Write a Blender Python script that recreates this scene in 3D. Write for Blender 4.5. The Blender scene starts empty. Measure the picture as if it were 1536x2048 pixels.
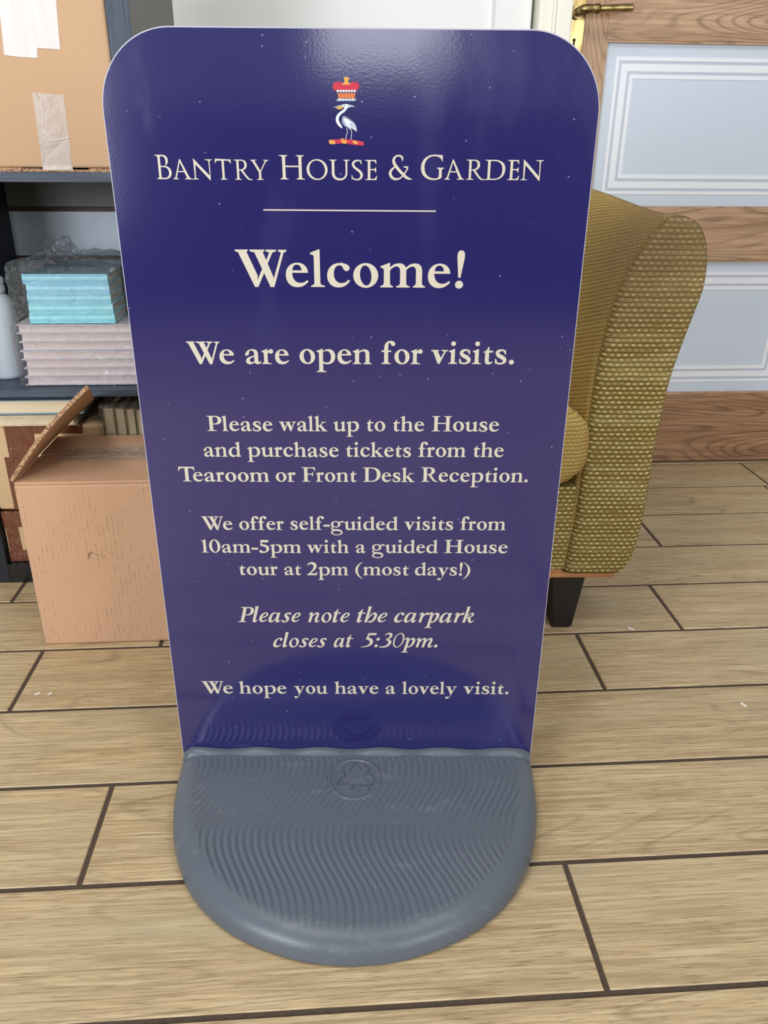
import bpy, bmesh, math, random
from mathutils import Vector, Matrix, noise
from mathutils.geometry import tessellate_polygon
PI = math.pi
random.seed(7)
SC = bpy.context.scene
COL = SC.collection

# ---------------------------------------------------------------- camera (metres; x along the floor planks, y into the room)
F, PITCH, ROLL, YAW, CAMZ = 1579.75, .4262, .00796, .07086, .7361
cp_, sp_ = math.cos(PITCH), math.sin(PITCH); cr, sr = math.cos(ROLL), math.sin(ROLL)
fw = Vector((0, cp_, -sp_)); up = Vector((0, sp_, cp_)); rt = Vector((1, 0, 0))
r2, u2 = cr*rt+sr*up, cr*up-sr*rt
RZ = Matrix.Rotation(-YAW, 3, 'Z')
r2, u2, fw = RZ @ r2, RZ @ u2, RZ @ fw
cam = bpy.data.objects.new('camera', bpy.data.cameras.new('camera')); COL.objects.link(cam)
cam.data.sensor_fit = 'VERTICAL'; cam.data.sensor_height = 36; cam.data.lens = F/2048*36
cam.data.clip_start = .01
M = Matrix((r2, u2, -fw)).transposed().to_4x4(); M.translation = (0, 0, CAMZ); cam.matrix_world = M
SC.camera = cam

# ---------------------------------------------------------------- light and exposure
SC.view_settings.view_transform = 'Standard'; SC.view_settings.look = 'None'
SC.view_settings.gamma = 1; SC.view_settings.use_curve_mapping = False
SC.view_settings.exposure = -0.07
wd = bpy.data.worlds.new('world'); SC.world = wd; wd.use_nodes = True
wd.node_tree.nodes['Background'].inputs[0].default_value = (.92, .96, 1, 1)
wd.node_tree.nodes['Background'].inputs[1].default_value = .34
def area(name, loc, target, sx, sy, energy, col=(1, 1, 1)):
    d = bpy.data.lights.new(name, 'AREA'); d.shape = 'RECTANGLE'; d.size = sx; d.size_y = sy; d.energy = energy; d.color = col
    o = bpy.data.objects.new(name, d); COL.objects.link(o); o.location = loc
    o.rotation_euler = (Vector(target)-Vector(loc)).to_track_quat('-Z', 'Y').to_euler()
    return o
area('ceiling_light', (-.6, .15, 2.45), (-.6, .2, 0), .6, 1.2, 20, (1, .97, .92))
area('ceiling_light', (.85, -.2, 2.45), (.7, .1, 0), .6, 1.2, 16, (1, .97, .92))
area('added_front_light', (-1.2, -.9, .85), (-.45, 1.6, .58), .5, .6, 18, (.92, .96, 1))  # unseen low fill, added to brighten the shelf compartments
area('added_front_light', (-1.9, -1.7, 1.15), (-.4, 1.5, .6), .9, .9, 26, (.92, .96, 1))  # unseen front-left fill, added for the shelving side
area('added_front_light', (1.5, -2.0, 1.15), (.7, 1.8, .75), .9, .9, 32, (.92, .96, 1))  # unseen front-right fill, added for the upright faces around the door
area('added_front_light', (-.15, -2.6, 1.45), (0, 1, .8), .6, .7, 7, (.95, .97, 1))  # unseen weak light, added for the haze reflected at the sign's top

# ---------------------------------------------------------------- helpers
def lin(c):
    return tuple((v/255/12.92 if v <= 10 else ((v/255+.055)/1.055)**2.4) for v in c)+(1,)
class Mat:
    """small wrapper for node materials"""
    def __init__(s, name, col=(128, 128, 128), rough=.5, ior=1.45, **kw):
        s.m = bpy.data.materials.new(name); s.m.use_nodes = True; s.t = s.m.node_tree; s.b = s.t.nodes['Principled BSDF']
        s.b.inputs['Base Color'].default_value = lin(col); s.b.inputs['Roughness'].default_value = rough; s.b.inputs['IOR'].default_value = ior
        for k, v in kw.items(): s.b.inputs[k.replace('_', ' ')].default_value = v
    def n(s, typ, ins=None, **props):
        nd = s.t.nodes.new('ShaderNode'+typ)
        for k, v in props.items(): setattr(nd, k, v)
        for k, v in (ins or {}).items():
            i = nd.inputs[k]
            if isinstance(v, bpy.types.NodeSocket): s.t.links.new(v, i)
            else: i.default_value = v
        return nd
    def L(s, a, name): s.t.links.new(a, s.b.inputs[name])
    def co(s, which='Object', scale=(1, 1, 1), rot=(0, 0, 0)):
        c = s.n('TexCoord').outputs[which]
        return s.n('Mapping', {'Vector': c, 'Scale': scale, 'Rotation': rot}).outputs[0]
    def noise(s, vec, scale=1, detail=2, rough=.5, out=0, dist=0):
        return s.n('TexNoise', {'Vector': vec, 'Scale': scale, 'Detail': detail, 'Roughness': rough, 'Distortion': dist}).outputs[out]
    def math(s, op, a, b=0, c=0, clamp=False):
        return s.n('Math', {0: a, 1: b, 2: c}, operation=op, use_clamp=clamp).outputs[0]
    def ramp(s, fac, *stops):
        nd = s.n('ValToRGB', {0: fac}); e = nd.color_ramp.elements
        while len(e) < len(stops): e.new(.5)
        for k, (p, c) in enumerate(stops): e[k].position = p; e[k].color = lin(c) if len(c) == 3 else c
        return nd.outputs[0]
    def step(s, fac, a, b): return s.n('MapRange', {0: fac, 1: a, 2: b}, clamp=True).outputs[0]
    def mix(s, fac, a, b, mode='MIX'):
        nd = s.n('Mix', data_type='RGBA', blend_type=mode)
        for k, v in ((0, fac), (6, a), (7, b)):
            if isinstance(v, bpy.types.NodeSocket): s.t.links.new(v, nd.inputs[k])
            elif k and len(v) == 3: nd.inputs[k].default_value = lin(v)
            else: nd.inputs[k].default_value = v
        return nd.outputs[2]
    def bump(s, h, dist=.001, st=1.0):
        s.L(s.n('Bump', {'Height': h, 'Distance': dist, 'Strength': st}).outputs[0], 'Normal')

def obj(name, bm, mat, parent=None, smooth=False, loc=None, angle=None):
    me = bpy.data.meshes.new(name)
    bmesh.ops.recalc_face_normals(bm, faces=bm.faces)
    bm.to_mesh(me); bm.free()
    for m in (mat if isinstance(mat, (list, tuple)) else [mat]): me.materials.append(m.m if isinstance(m, Mat) else m)
    if smooth:
        for p in me.polygons: p.use_smooth = True
        if angle: me.set_sharp_from_angle(angle=math.radians(angle))
    o = bpy.data.objects.new(name, me); COL.objects.link(o)
    if loc is not None: o.location = loc
    if parent: o.parent = parent
    return o
def thing(name, label, cat, loc=(0, 0, 0), rz=0, group=None):
    o = bpy.data.objects.new(name, None); COL.objects.link(o); o.location = loc; o.rotation_euler = (0, 0, rz)
    o.empty_display_size = .05
    return tag(o, label, cat, group)
def tag(o, label, cat, group=None):
    o['label'] = label; o['category'] = cat
    if group: o['group'] = group
    return o
def struct(o): o['kind'] = 'structure'; return o
def box(bm, x0, x1, y0, y1, z0, z1, bev=0, seg=2, grain=None, uvo=None):
    """box with metric UVs; grain = axis the U coordinate runs along"""
    pre = set(bm.faces)
    r = bmesh.ops.create_cube(bm, size=1)
    vs = r['verts']
    for v in vs: v.co = Vector(((x0+x1)/2+v.co.x*(x1-x0), (y0+y1)/2+v.co.y*(y1-y0), (z0+z1)/2+v.co.z*(z1-z0)))
    fs = list({f for v in vs for f in v.link_faces})
    if bev:
        es = list({e for f in fs for e in f.edges})
        bmesh.ops.bevel(bm, geom=es, offset=bev, segments=seg, profile=.5, affect='EDGES')
    fs = [f for f in bm.faces if f not in pre]
    if grain is None: grain = max(range(3), key=lambda k: (x1-x0, y1-y0, z1-z0)[k])
    uvl = bm.loops.layers.uv.verify(); ou, ov = uvo if uvo else (random.random()*40, random.random()*40)
    for f in fs:
        f.normal_update(); nrm = f.normal
        ax = max(range(3), key=lambda k: abs(nrm[k]))
        rest = [k for k in range(3) if k != ax]
        ua = grain if grain in rest else rest[0]; va = [k for k in rest if k != ua][0]
        for l in f.loops: l[uvl].uv = (l.vert.co[ua]+ou, l.vert.co[va]+ov)
    return fs
def bx(*a, **k):
    bm = bmesh.new(); box(bm, *a, **k); return bm
def tube(bm, pts, r, n=10, cap=True):
    rings = []; P = [Vector(p) for p in pts]; rr = r if isinstance(r, (list, tuple)) else [r]*len(P)
    ref = None
    for i, p in enumerate(P):
        d = (P[min(i+1, len(P)-1)]-P[max(i-1, 0)]).normalized()
        if ref is None: ref = d.orthogonal().normalized()
        ref = (ref-d*ref.dot(d)).normalized(); s = d.cross(ref)
        rings.append([bm.verts.new(p+rr[i]*(math.cos(2*PI*k/n)*ref+math.sin(2*PI*k/n)*s)) for k in range(n)])
    for a, b in zip(rings, rings[1:]):
        for k in range(n): bm.faces.new((a[k], a[(k+1) % n], b[(k+1) % n], b[k]))
    if cap: bm.faces.new(rings[0][::-1]); bm.faces.new(rings[-1])
def lathe(bm, prof, n=32, c=(0, 0)):
    rings = [[bm.verts.new((c[0]+r*math.cos(2*PI*k/n), c[1]+r*math.sin(2*PI*k/n), z)) for k in range(n)] for r, z in prof]
    for a, b in zip(rings, rings[1:]):
        for k in range(n): bm.faces.new((a[k], a[(k+1) % n], b[(k+1) % n], b[k]))
    bm.faces.new(rings[0][::-1]); bm.faces.new(rings[-1])
def prism(bm, pts, fn, d0, d1):
    """outline pts (a, b) swept from d0 to d1; fn(a, b, d) -> xyz"""
    A = [bm.verts.new(fn(a, b, d0)) for a, b in pts]; B = [bm.verts.new(fn(a, b, d1)) for a, b in pts]
    n = len(pts)
    for k in range(n): bm.faces.new((A[k], A[(k+1) % n], B[(k+1) % n], B[k]))
    for V in (A, B):
        for t in tessellate_polygon([[Vector((p[0], p[1], 0)) for p in pts]]): bm.faces.new([V[i] for i in t])

# ---------------------------------------------------------------- materials
def wood(name, base, dark, light, rough, streak=240, contour=9, bumpd=.0006, cdark=.35, patch=None, long=5, spec=.4, lm=(.42, .66), lw=(.80, .99)):
    m = Mat(name, rough=rough, Specular_IOR_Level=spec)
    uv = m.co('UV')
    w = m.noise(m.co('UV', (1.1, 7, 1)), 1, 1.5, .45, dist=.25)
    c = m.math('MULTIPLY', w, contour); c = m.math('MULTIPLY', m.math('PINGPONG', c, .5), 2)
    line = m.step(c, *lw)
    line = m.math('MULTIPLY', line, m.step(m.noise(m.co('UV', (2, 10, 1)), 1, 2), *lm))
    fine = m.noise(m.co('UV', (long, streak, 1)), 1, 4, .65)
    mid = m.noise(m.co('UV', (2.2, 38, 1)), 1, 3, .55)
    col = m.mix(m.math('MULTIPLY', m.step(mid, .62, .34), .55), base, dark)
    col = m.mix(m.math('MULTIPLY', m.step(fine, .53, .37), .72), col, dark)
    col = m.mix(m.math('MULTIPLY', m.step(fine, .52, .68), .6), col, light)
    pore = m.noise(m.co('UV', (long*3, streak*2.2, 1)), 1, 2, .6)
    col = m.mix(m.math('MULTIPLY', m.step(pore, .42, .32), .7), col, tuple(int(v*.72) for v in dark))
    col = m.mix(m.math('MULTIPLY', line, cdark), col, tuple(int(v*.66) for v in dark))
    if patch: col = m.mix(m.math('MULTIPLY', m.step(m.noise(m.co('UV', (2.4, 9, 1)), 1, 2), .5, .72), .45), col, patch)
    m.L(col, 'Base Color')
    m.bump(m.math('ADD', fine, m.math('MULTIPLY', line, -.6)), bumpd, .5)
    return m
M_tile = wood('wood_effect_tile', (201, 177, 137), (156, 131, 97), (219, 199, 162), .42, 300, 17, .0007, .42, (178, 166, 134), 9, .45)
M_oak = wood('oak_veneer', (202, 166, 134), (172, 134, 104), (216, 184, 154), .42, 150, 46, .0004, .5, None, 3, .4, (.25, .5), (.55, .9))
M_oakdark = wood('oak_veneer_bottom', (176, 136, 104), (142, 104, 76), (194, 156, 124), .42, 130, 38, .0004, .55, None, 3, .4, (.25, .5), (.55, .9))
M_ply = wood('plywood_edge', (196, 140, 92), (170, 112, 68), (212, 160, 112), .5, 200, 6)
def dark_wood(name, base, dark, light):
    m = Mat(name, rough=.5, Specular_IOR_Level=.4)
    f = m.noise(m.co('UV', (9, 420, 1)), 1, 4, .7)
    col = m.mix(m.step(f, .3, .5), dark, base); col = m.mix(m.math('MULTIPLY', m.step(f, .52, .75), .7), col, light)
    m.L(col, 'Base Color'); m.bump(f, .0006, .5); return m
M_shelf = dark_wood('charcoal_woodgrain', (70, 81, 97), (50, 58, 72), (98, 110, 128))
M_shelfgrey = dark_wood('grey_woodgrain', (112, 112, 108), (100, 100, 96), (122, 122, 118))
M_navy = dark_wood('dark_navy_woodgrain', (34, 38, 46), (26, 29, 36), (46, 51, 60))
M_black = Mat('black_lacquer', (20, 19, 20), .35)
M_grout = Mat('dark_grout', (70, 56, 46), .9)
_g = M_grout.noise(M_grout.co(), 220, 3); M_grout.L(M_grout.mix(_g, (58, 46, 38), (92, 76, 62)), 'Base Color')
M_wall = Mat('white_painted_wall', (246, 248, 248), .6)
M_trim = Mat('cream_gloss_paint', (250, 247, 234), .35)
M_pane = Mat('frosted_glass', (186, 197, 210), .38, Specular_IOR_Level=.5)
_g = M_pane.noise(M_pane.co(), 5, 3); M_pane.L(M_pane.mix(_g, (206, 219, 235), (215, 226, 240)), 'Base Color')
M_etch = Mat('etched_line', (242, 246, 254), .3)
M_etch2 = Mat('etched_grey', (196, 204, 220), .3)  # bluish grey of the bands between the white etched lines
M_brass = Mat('polished_brass', (186, 160, 96), .27, Metallic=1)
_g = M_brass.noise(M_brass.co('Object', (60, 60, 12)), 1, 3); M_brass.L(M_brass.mix(M_brass.step(_g, .45, .7), (158, 138, 92), (88, 70, 38)), 'Base Color')
M_hole = Mat('keyhole_dark', (18, 15, 12), .7)

M_sign = Mat('blue_vinyl', (43, 38, 102), .115, 1.75)
_c = M_sign.co('Object')
_v = M_sign.n('TexVoronoi', {'Vector': _c, 'Scale': 105, 'Randomness': 1}).outputs[0]
_k = M_sign.n('TexVoronoi', {'Vector': _c, 'Scale': 105, 'Randomness': 1}).outputs[1]
_ks = M_sign.n('SeparateColor', {0: _k}).outputs[0]
_dust = M_sign.math('MULTIPLY', M_sign.step(_v, .11, .05), M_sign.step(_ks, .74, .95))
_smear = M_sign.math('MULTIPLY', M_sign.step(M_sign.noise(M_sign.co('Object', (9, 9, 3.2)), 1, 4, .6), .56, .82), .16)
_col = M_sign.mix(_smear, (37, 34, 94), (96, 96, 150))
M_sign.L(M_sign.mix(M_sign.math('MULTIPLY', _dust, .55), _col, (170, 172, 210)), 'Base Color')
M_sign.L(M_sign.math('ADD', M_sign.math('MULTIPLY', _smear, .8), .11), 'Roughness')
M_sign.bump(M_sign.noise(_c, 420, 2), .00008, .35)
M_edge = Mat('white_panel_edge', (184, 182, 194), .4)
M_text = Mat('cream_vinyl', (203, 196, 179), .35, 1.45)
M_plastic = Mat('grey_moulded_plastic', (94, 102, 114), .36, Specular_IOR_Level=.45)
_c = M_plastic.co()
_sc = M_plastic.noise(M_plastic.co('Object', (18, 60, 18)), 1, 5, .7)
M_plastic.L(M_plastic.mix(M_plastic.math('MULTIPLY', M_plastic.step(_sc, .58, .8), .4), (91, 98, 108), (140, 145, 152)), 'Base Color')
M_plastic.bump(M_plastic.noise(_c, 420, 3), .00025, .5)
def flatm(name, c, r=.45): return Mat(name, c, r)
C_RED, C_GOLD, C_ORG, C_WHT, C_DRK, C_GRY = flatm('crest_red', (190, 42, 66)), flatm('crest_gold', (214, 160, 70)), flatm('crest_orange', (202, 112, 62)), flatm('crest_white', (216, 222, 232)), flatm('crest_dark', (74, 66, 92)), flatm('crest_grey', (146, 164, 182))

def cardboard(name, base, lo, hi, stripes):
    m = Mat(name, rough=.78, Specular_IOR_Level=.2)
    n1 = m.noise(m.co(), 6, 3); n2 = m.noise(m.co(), 420, 2)
    col = m.mix(n1, lo, base); col = m.mix(m.math('MULTIPLY', m.step(n2, .52, .7), .35), col, hi)
    h = n2
    if stripes:
        sx = m.n('SeparateXYZ', {0: m.co()}).outputs[0]
        s = m.math('PINGPONG', sx, .00375); s = m.step(s, .0008, .0002)
        s = m.math('MULTIPLY', s, m.step(m.noise(m.co('Object', (140, 140, 60)), 1, 3), .45, .6))
        s = m.math('MULTIPLY', s, m.step(m.noise(m.co('Object', (14, 14, 9)), 1, 2), .40, .52))
        ny = m.n('SeparateXYZ', {0: m.n('NewGeometry').outputs['Normal']}).outputs[2]
        s = m.math('MULTIPLY', s, m.step(m.math('ABSOLUTE', ny), .6, .3))
        col = m.mix(m.math('MULTIPLY', s, .5), col, (112, 78, 54))
        h = m.math('ADD', n2, m.math('MULTIPLY', s, -1.0))
    m.L(col, 'Base Color'); m.bump(h, .0004, .4); return m
M_card = cardboard('brown_cardboard', (202, 163, 132), (193, 153, 122), (214, 178, 149), True)
M_card2 = cardboard('tan_cardboard', (204, 170, 137), (196, 161, 128), (214, 182, 150), False)
M_kraft = cardboard('kraft_paper', (212, 184, 146), (198, 168, 128), (224, 200, 166), False)
def corrugated(name):
    m = Mat(name, (170, 124, 88), .85)
    w = m.noise(m.co('Object', (330, 330, 330)), 1, 2)
    m.L(m.mix(m.step(w, .40, .58), (132, 98, 72), (202, 162, 126)), 'Base Color'); return m
M_corr = corrugated('corrugated_edge')
M_tape = Mat('brown_parcel_tape', (112, 66, 46), .14, 1.55)
M_tape.bump(M_tape.noise(M_tape.co('Object', (55, 55, 30)), 1, 3), .012, .7)
M_paper = Mat('white_paper_label', (232, 226, 226), .8)
M_paper.L(M_paper.mix(M_paper.noise(M_paper.co('Object', (120, 120, 14)), 1, 3), (220, 212, 212), (240, 236, 236)), 'Base Color')
M_scrap = Mat('white_paper_scrap', (238, 236, 228), .8)
def filmmat(name, base=.05, face=.5, tint=(.985, .99, .995), bs=70, veil=(.9, .92, .94), vf=.015, st=.6, rough=.1):
    m = Mat(name); nt = m.t; out = [n for n in nt.nodes if n.type == 'OUTPUT_MATERIAL'][0]
    nt.nodes.remove(m.b)
    h = m.noise(m.co('Object', (bs, bs, bs)), 1, 3, .55, dist=.6)
    bp = m.n('Bump', {'Height': h, 'Distance': .02, 'Strength': st}).outputs[0]
    tr = m.n('BsdfTransparent', {0: tint+(1,)}).outputs[0]
    gl = m.n('BsdfGlossy', {0: (1, 1, 1, 1), 'Roughness': rough, 'Normal': bp}).outputs[0]
    df = m.n('BsdfDiffuse', {0: veil+(1,), 'Normal': bp}).outputs[0]
    tr = m.n('MixShader', {0: vf, 1: tr, 2: df}).outputs[0]
    lw = m.n('LayerWeight', {'Blend': .22, 'Normal': bp}).outputs['Fresnel']
    fac = m.math('ADD', m.math('MULTIPLY', lw, face), base, clamp=True)
    mx = m.n('MixShader', {0: fac, 1: tr, 2: gl}).outputs[0]
    nt.links.new(mx, out.inputs[0]); return m
M_film = filmmat('clear_plastic_film', .035, .42, bs=85, st=.75, vf=.03)
M_cleartape = filmmat('clear_tape', .02, .10, (1, 1, 1), 24, (.80, .66, .56), .5, .12, .3)
M_boxtape = filmmat('box_sealing_tape', .05, .35, (1, 1, 1), 60, (.8, .7, .6), .12, .6)
M_bottle = Mat('translucent_bottle', (206, 218, 228), .35, Transmission_Weight=.15)
M_blue = [flatm('blue_book_cover', c, .5) for c in ((158, 216, 236), (168, 222, 242), (164, 222, 240), (168, 232, 244), (160, 234, 244))]
M_bluetop = flatm('blue_book_jacket', (70, 110, 130), .35)
M_page = Mat('cream_pages', (226, 208, 176), .8)
M_page.L(M_page.mix(M_page.noise(M_page.co('Object', (4, 4, 900)), 1, 2), (210, 192, 158), (236, 222, 194)), 'Base Color')
M_pinkpage = Mat('pale_pages', (226, 210, 208), .8)
M_pinkpage.L(M_pinkpage.mix(M_pinkpage.noise(M_pinkpage.co('Object', (4, 4, 900)), 1, 2), (212, 194, 194), (234, 220, 218)), 'Base Color')
M_palecover = flatm('pale_book_cover', (200, 196, 204), .5)
M_skycover = flatm('sky_book_cover', (120, 150, 168), .4)
M_olivecover = flatm('olive_book_cover', (150, 140, 96), .5)
M_panelblue = Mat('pale_back_panel', (216, 227, 240), .5)
M_brown = flatm('brown_edge_and_shadow', (92, 72, 66), .6)  # panel joint colour, also painted as the shadow line under the rail

def fabric(name, ground, light, dark, su, sv, dw, dots, stain=True):
    """woven cloth: rows sv high; each row a run of light raised dashes over ground, rows parted by broken dark lines"""
    m = Mat(name, rough=.85, Specular_IOR_Level=.25)
    uv = m.n('TexCoord').outputs['UV']; M_ = m.math
    wob = m.noise(m.n('Mapping', {'Vector': uv, 'Scale': (40, 40, 1)}).outputs[0], 1, 2)
    s = m.n('SeparateXYZ', {0: uv}).outputs; u, v = s[0], M_('ADD', s[1], M_('MULTIPLY', M_('SUBTRACT', wob, .5), .0022))
    r = M_('DIVIDE', v, sv); row = M_('FLOOR', r); fv = M_('FRACT', r)
    fu = M_('FRACT', M_('ADD', M_('DIVIDE', u, su), M_('MULTIPLY', row, .5)))
    du = M_('ABSOLUTE', M_('SUBTRACT', fu, .5)); dv = M_('ABSOLUTE', M_('SUBTRACT', fv, .55))
    dash = M_('MULTIPLY', m.step(du, .34, .22), m.step(dv, .27, .15))
    rnd = m.noise(m.n('Mapping', {'Vector': uv, 'Scale': (1/su, 1/sv, 1)}).outputs[0], .9, 2)
    dash = M_('MULTIPLY', dash, m.step(rnd, .32, .58))
    lv = M_('MINIMUM', fv, M_('SUBTRACT', 1, fv)); line = m.step(lv, .17, .05)
    fd = M_('ABSOLUTE', M_('SUBTRACT', M_('FRACT', M_('DIVIDE', u, su*.5)), .5))
    line = M_('MULTIPLY', line, M_('ADD', 1-dots, M_('MULTIPLY', m.step(fd, .42, .22), dots)))
    vgap = M_('MULTIPLY', m.step(du, .40, .48), m.step(dv, .36, .2))
    th = m.noise(m.n('Mapping', {'Vector': uv, 'Scale': (420, 1500, 1)}).outputs[0], 1, 2)
    big = m.noise(m.n('Mapping', {'Vector': uv, 'Scale': (5, 60, 1)}).outputs[0], 1, 2)
    c = m.mix(M_('MULTIPLY', m.step(th, .58, .42), .3), ground, dark)
    c = m.mix(M_('MULTIPLY', m.step(big, .5, .7), .35), c, light)
    c = m.mix(M_('MULTIPLY', dash, dw), c, light)
    c = m.mix(M_('MULTIPLY', vgap, .5), c, dark)
    c = m.mix(M_('MULTIPLY', line, .8), c, dark)
    if stain:
        z = m.n('SeparateXYZ', {0: m.co('Object')}).outputs
        n = m.noise(m.co('Object'), 9, 3)
        st = M_('MULTIPLY', m.step(z[2], .44, .60), m.step(z[1], .20, .05)); st = M_('MULTIPLY', st, m.step(n, .28, .5))
        c = m.mix(M_('MULTIPLY', st, .68), c, (126, 100, 74))
    m.L(c, 'Base Color')
    hh = M_('ADD', M_('ADD', M_('MULTIPLY', th, .25), dash), M_('MULTIPLY', line, -.9)); m.bump(hh, .0013, .8); return m
M_fab = fabric('gold_woven_fabric', (150, 129, 72), (222, 206, 148), (80, 66, 28), .0098, .0071, .95, .45)
M_fabin = fabric('gold_woven_fabric_inside', (196, 166, 98), (210, 184, 116), (104, 80, 36), .0080, .0062, .5, .75)
M_seam = flatm('seam_thread', (128, 104, 52), .9)
M_leg = Mat('black_stained_leg', (24, 21, 22), .42)
# ---------------------------------------------------------------- hand-cut serif letters (cap height = 100 units)
def flat(path, n=7):
    """'x y L x y C x1 y1 x2 y2 x y ...' -> list of points (first pair is the start)"""
    tk = path.split(); pts = []; i = 0; cmd = 'L'
    while i < len(tk):
        if tk[i] in 'LC': cmd = tk[i]; i += 1; continue
        if cmd == 'L':
            pts.append((float(tk[i]), float(tk[i+1]))); i += 2
        else:
            a = pts[-1]; b, c, d = [(float(tk[i+2*k]), float(tk[i+2*k+1])) for k in range(3)]; i += 6
            for k in range(1, n+1):
                t = k/n; s = 1-t
                pts.append(tuple(s*s*s*a[j]+3*s*s*t*b[j]+3*s*t*t*c[j]+t*t*t*d[j] for j in (0, 1)))
    return pts
def sh(o, *holes): return (flat(o), [flat(h) for h in holes])
def poly(*p): return (list(p), [])
def rect(a, b, y0, y1): return poly((a, y0), (b, y0), (b, y1), (a, y1))
def foot(x0, x1, a, b, y=0, u=1, t=3.6):
    return poly((x0, y), (x1, y), (x1, y+t*u), (b+3.2, y+(t+2)*u), (b, y+(t+7)*u), (a, y+(t+7)*u), (a-3.2, y+(t+2)*u), (x0, y+t*u))
def flag(tip, a, b, y):
    return poly((tip, y-9.5), (tip+1, y-13), (a-2, y-15.5), (a, y-18), (a, y-24), (b, y-24), (b, y), (b-2.5, y))
def ring(cx, cy, rx, ry, wv, wh, tilt=0.0, n=36, sx=0.0):
    def el(r1, r2, tl):
        out = []
        for k in range(n):
            t = 2*math.pi*k/n; c, s = math.cos(t), math.sin(t)
            x, y = r1*c, r2*s
            out.append((cx+x*math.cos(tl)-y*math.sin(tl)+sx*y, cy+x*math.sin(tl)+y*math.cos(tl)))
        return out
    return (el(rx, ry, 0), [el(rx-wv, ry-wh, tilt)])
def dot(cx, cy, r): return ([(cx+r*math.cos(k*math.pi/9), cy+r*math.sin(k*math.pi/9)) for k in range(18)], [])
def stroke(pts, n=6):
    """pen stroke of varying width through (x, y, width)"""
    P = [pts[0]]+list(pts)+[pts[-1]]; S = []
    for i in range(1, len(P)-2):
        for k in range(n):
            t = k/n
            S.append(tuple(.5*((2*P[i][j])+(-P[i-1][j]+P[i+1][j])*t+(2*P[i-1][j]-5*P[i][j]+4*P[i+1][j]-P[i+2][j])*t*t+(-P[i-1][j]+3*P[i][j]-3*P[i+1][j]+P[i+2][j])*t**3) for j in range(3)))
    S.append(pts[-1]); L = []; R = []
    for i, (x, y, w) in enumerate(S):
        a = S[max(0, i-1)]; b = S[min(len(S)-1, i+1)]; dx, dy = b[0]-a[0], b[1]-a[1]; m = math.hypot(dx, dy) or 1
        L.append((x-dy/m*w/2, y+dx/m*w/2)); R.append((x+dy/m*w/2, y-dx/m*w/2))
    return ('strip', L, R)
GL = {}
def glyph(ch, l, r, *comps): GL[ch] = (l, r, list(comps))
ARCH = lambda a, b: sh(f'{a-1} 54 C {a+7} 62 {a+14} 66 {b-20} 66 C {b-6} 66 {b} 58 {b} 44 L {b} 4 {b-16.5} 4 {b-16.5} 44 C {b-16.5} 53 {b-20} 57.5 {b-26.5} 57.5 C {a+11} 57.5 {a+5} 53 {a-1} 46')
glyph('l', 1.5, 2, rect(10, 26, 4, 90), flag(0, 10, 26, 102), foot(1, 38, 10, 26))
glyph('i', 1.5, 2, rect(10, 26.5, 4, 50), flag(0, 10, 26.5, 67), foot(-1, 38, 10, 26.5), dot(19, 90, 10.5))
glyph('e', 5, 4, sh('60 38.5 C 59 56 47 66 32 66 C 13 66 0 52 0 32 C 0 12 12 -1 30 -1 C 44 -1 53 6 60.5 15 L 57 19 C 50 12 44 11 38.5 11 C 25 11 17.5 22 17 38.5', '18 45 L 42.5 45 C 42.5 54 37.5 60.5 30.5 60.5 C 23 60.5 19 55 18 45'))
glyph('c', 4.5, 3.5, sh('61.5 17.5 L 57 21 C 52 14 45.5 11 38.5 11 C 25.5 11 18 22 18 37 C 18 50.5 25 59.5 33.5 59.5 C 39 59.5 41 56.5 43 52 C 44.5 47 48 44 52 44 C 57.5 44 60.5 48 60.5 52.5 C 60.5 60 49 66 34.5 66 C 14 66 0 51 0 31 C 0 12 12 -1 30 -1 C 45 -1 55 7 61.5 17.5'))
glyph('o', 5, 4, ring(33.5, 32.3, 33.5, 33.8, 18.3, 6.3, .10))
glyph('m', 1.5, 2, rect(9.5, 26, 4, 50), flag(0, 9.5, 26, 67), foot(0, 34, 9.5, 26), ARCH(26, 69.5), ARCH(69, 112), foot(43, 79, 53, 69.5), foot(88, 120.5, 95.5, 112))
glyph('n', 1.5, 2, rect(9.5, 26.5, 4, 50), flag(0, 9.5, 26.5, 67), foot(-.5, 36, 9.5, 26.5), ARCH(26, 71), foot(45, 81, 54.5, 71))
glyph('h', 1.5, 2, rect(9.5, 26, 4, 90), flag(0, 9.5, 26, 102), foot(0, 35, 9.5, 26), ARCH(26, 70), foot(45, 80, 53.5, 70))
glyph('u', 1.5, 1.5, flag(0, 9.5, 26, 66), sh('9.5 50 L 26 50 26 22 C 26 13 30 9.5 37 9.5 C 44 9.5 50 13 54 17.5 L 54 9 C 47 2 39 -1.5 31 -1.5 C 17 -1.5 9.5 6 9.5 20'), flag(45, 54, 70.5, 66), rect(54, 70.5, 6, 50), poly((54, -1.5), (57, -1.5), (80, 3), (80, 7), (70.5, 9), (54, 12)))
glyph('a', 4, 1.5, sh('2 37 C 5 36.5 8 37.5 11 38.5 C 15 40 17 42 16.5 47 C 16 54 20 59.5 27 59.5 C 35.5 59.5 39 54 39 46 L 39 8 C 41 2 45.5 -1.3 52 -1.3 C 60 -1.3 65.5 3 68.5 10.5 L 65 13.5 C 63 10 61.5 9 59.5 9 C 57 9 55.8 10.5 55.8 14 L 55.8 45 C 55.8 58 49 66 33.5 66 C 14 66 1 54 0 40 C 0 38 .5 37.2 2 37'), sh('40 38.5 C 21 32.5 2 28.5 2 13.5 C 2 4 9 -1.5 18 -1.5 C 28 -1.5 35.5 3.5 41 9 L 41 14 C 36 9.5 31 8 27 8 C 21.5 8 18.5 12 18.5 17 C 18.5 25 29.5 29 40 32.5'))
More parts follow.
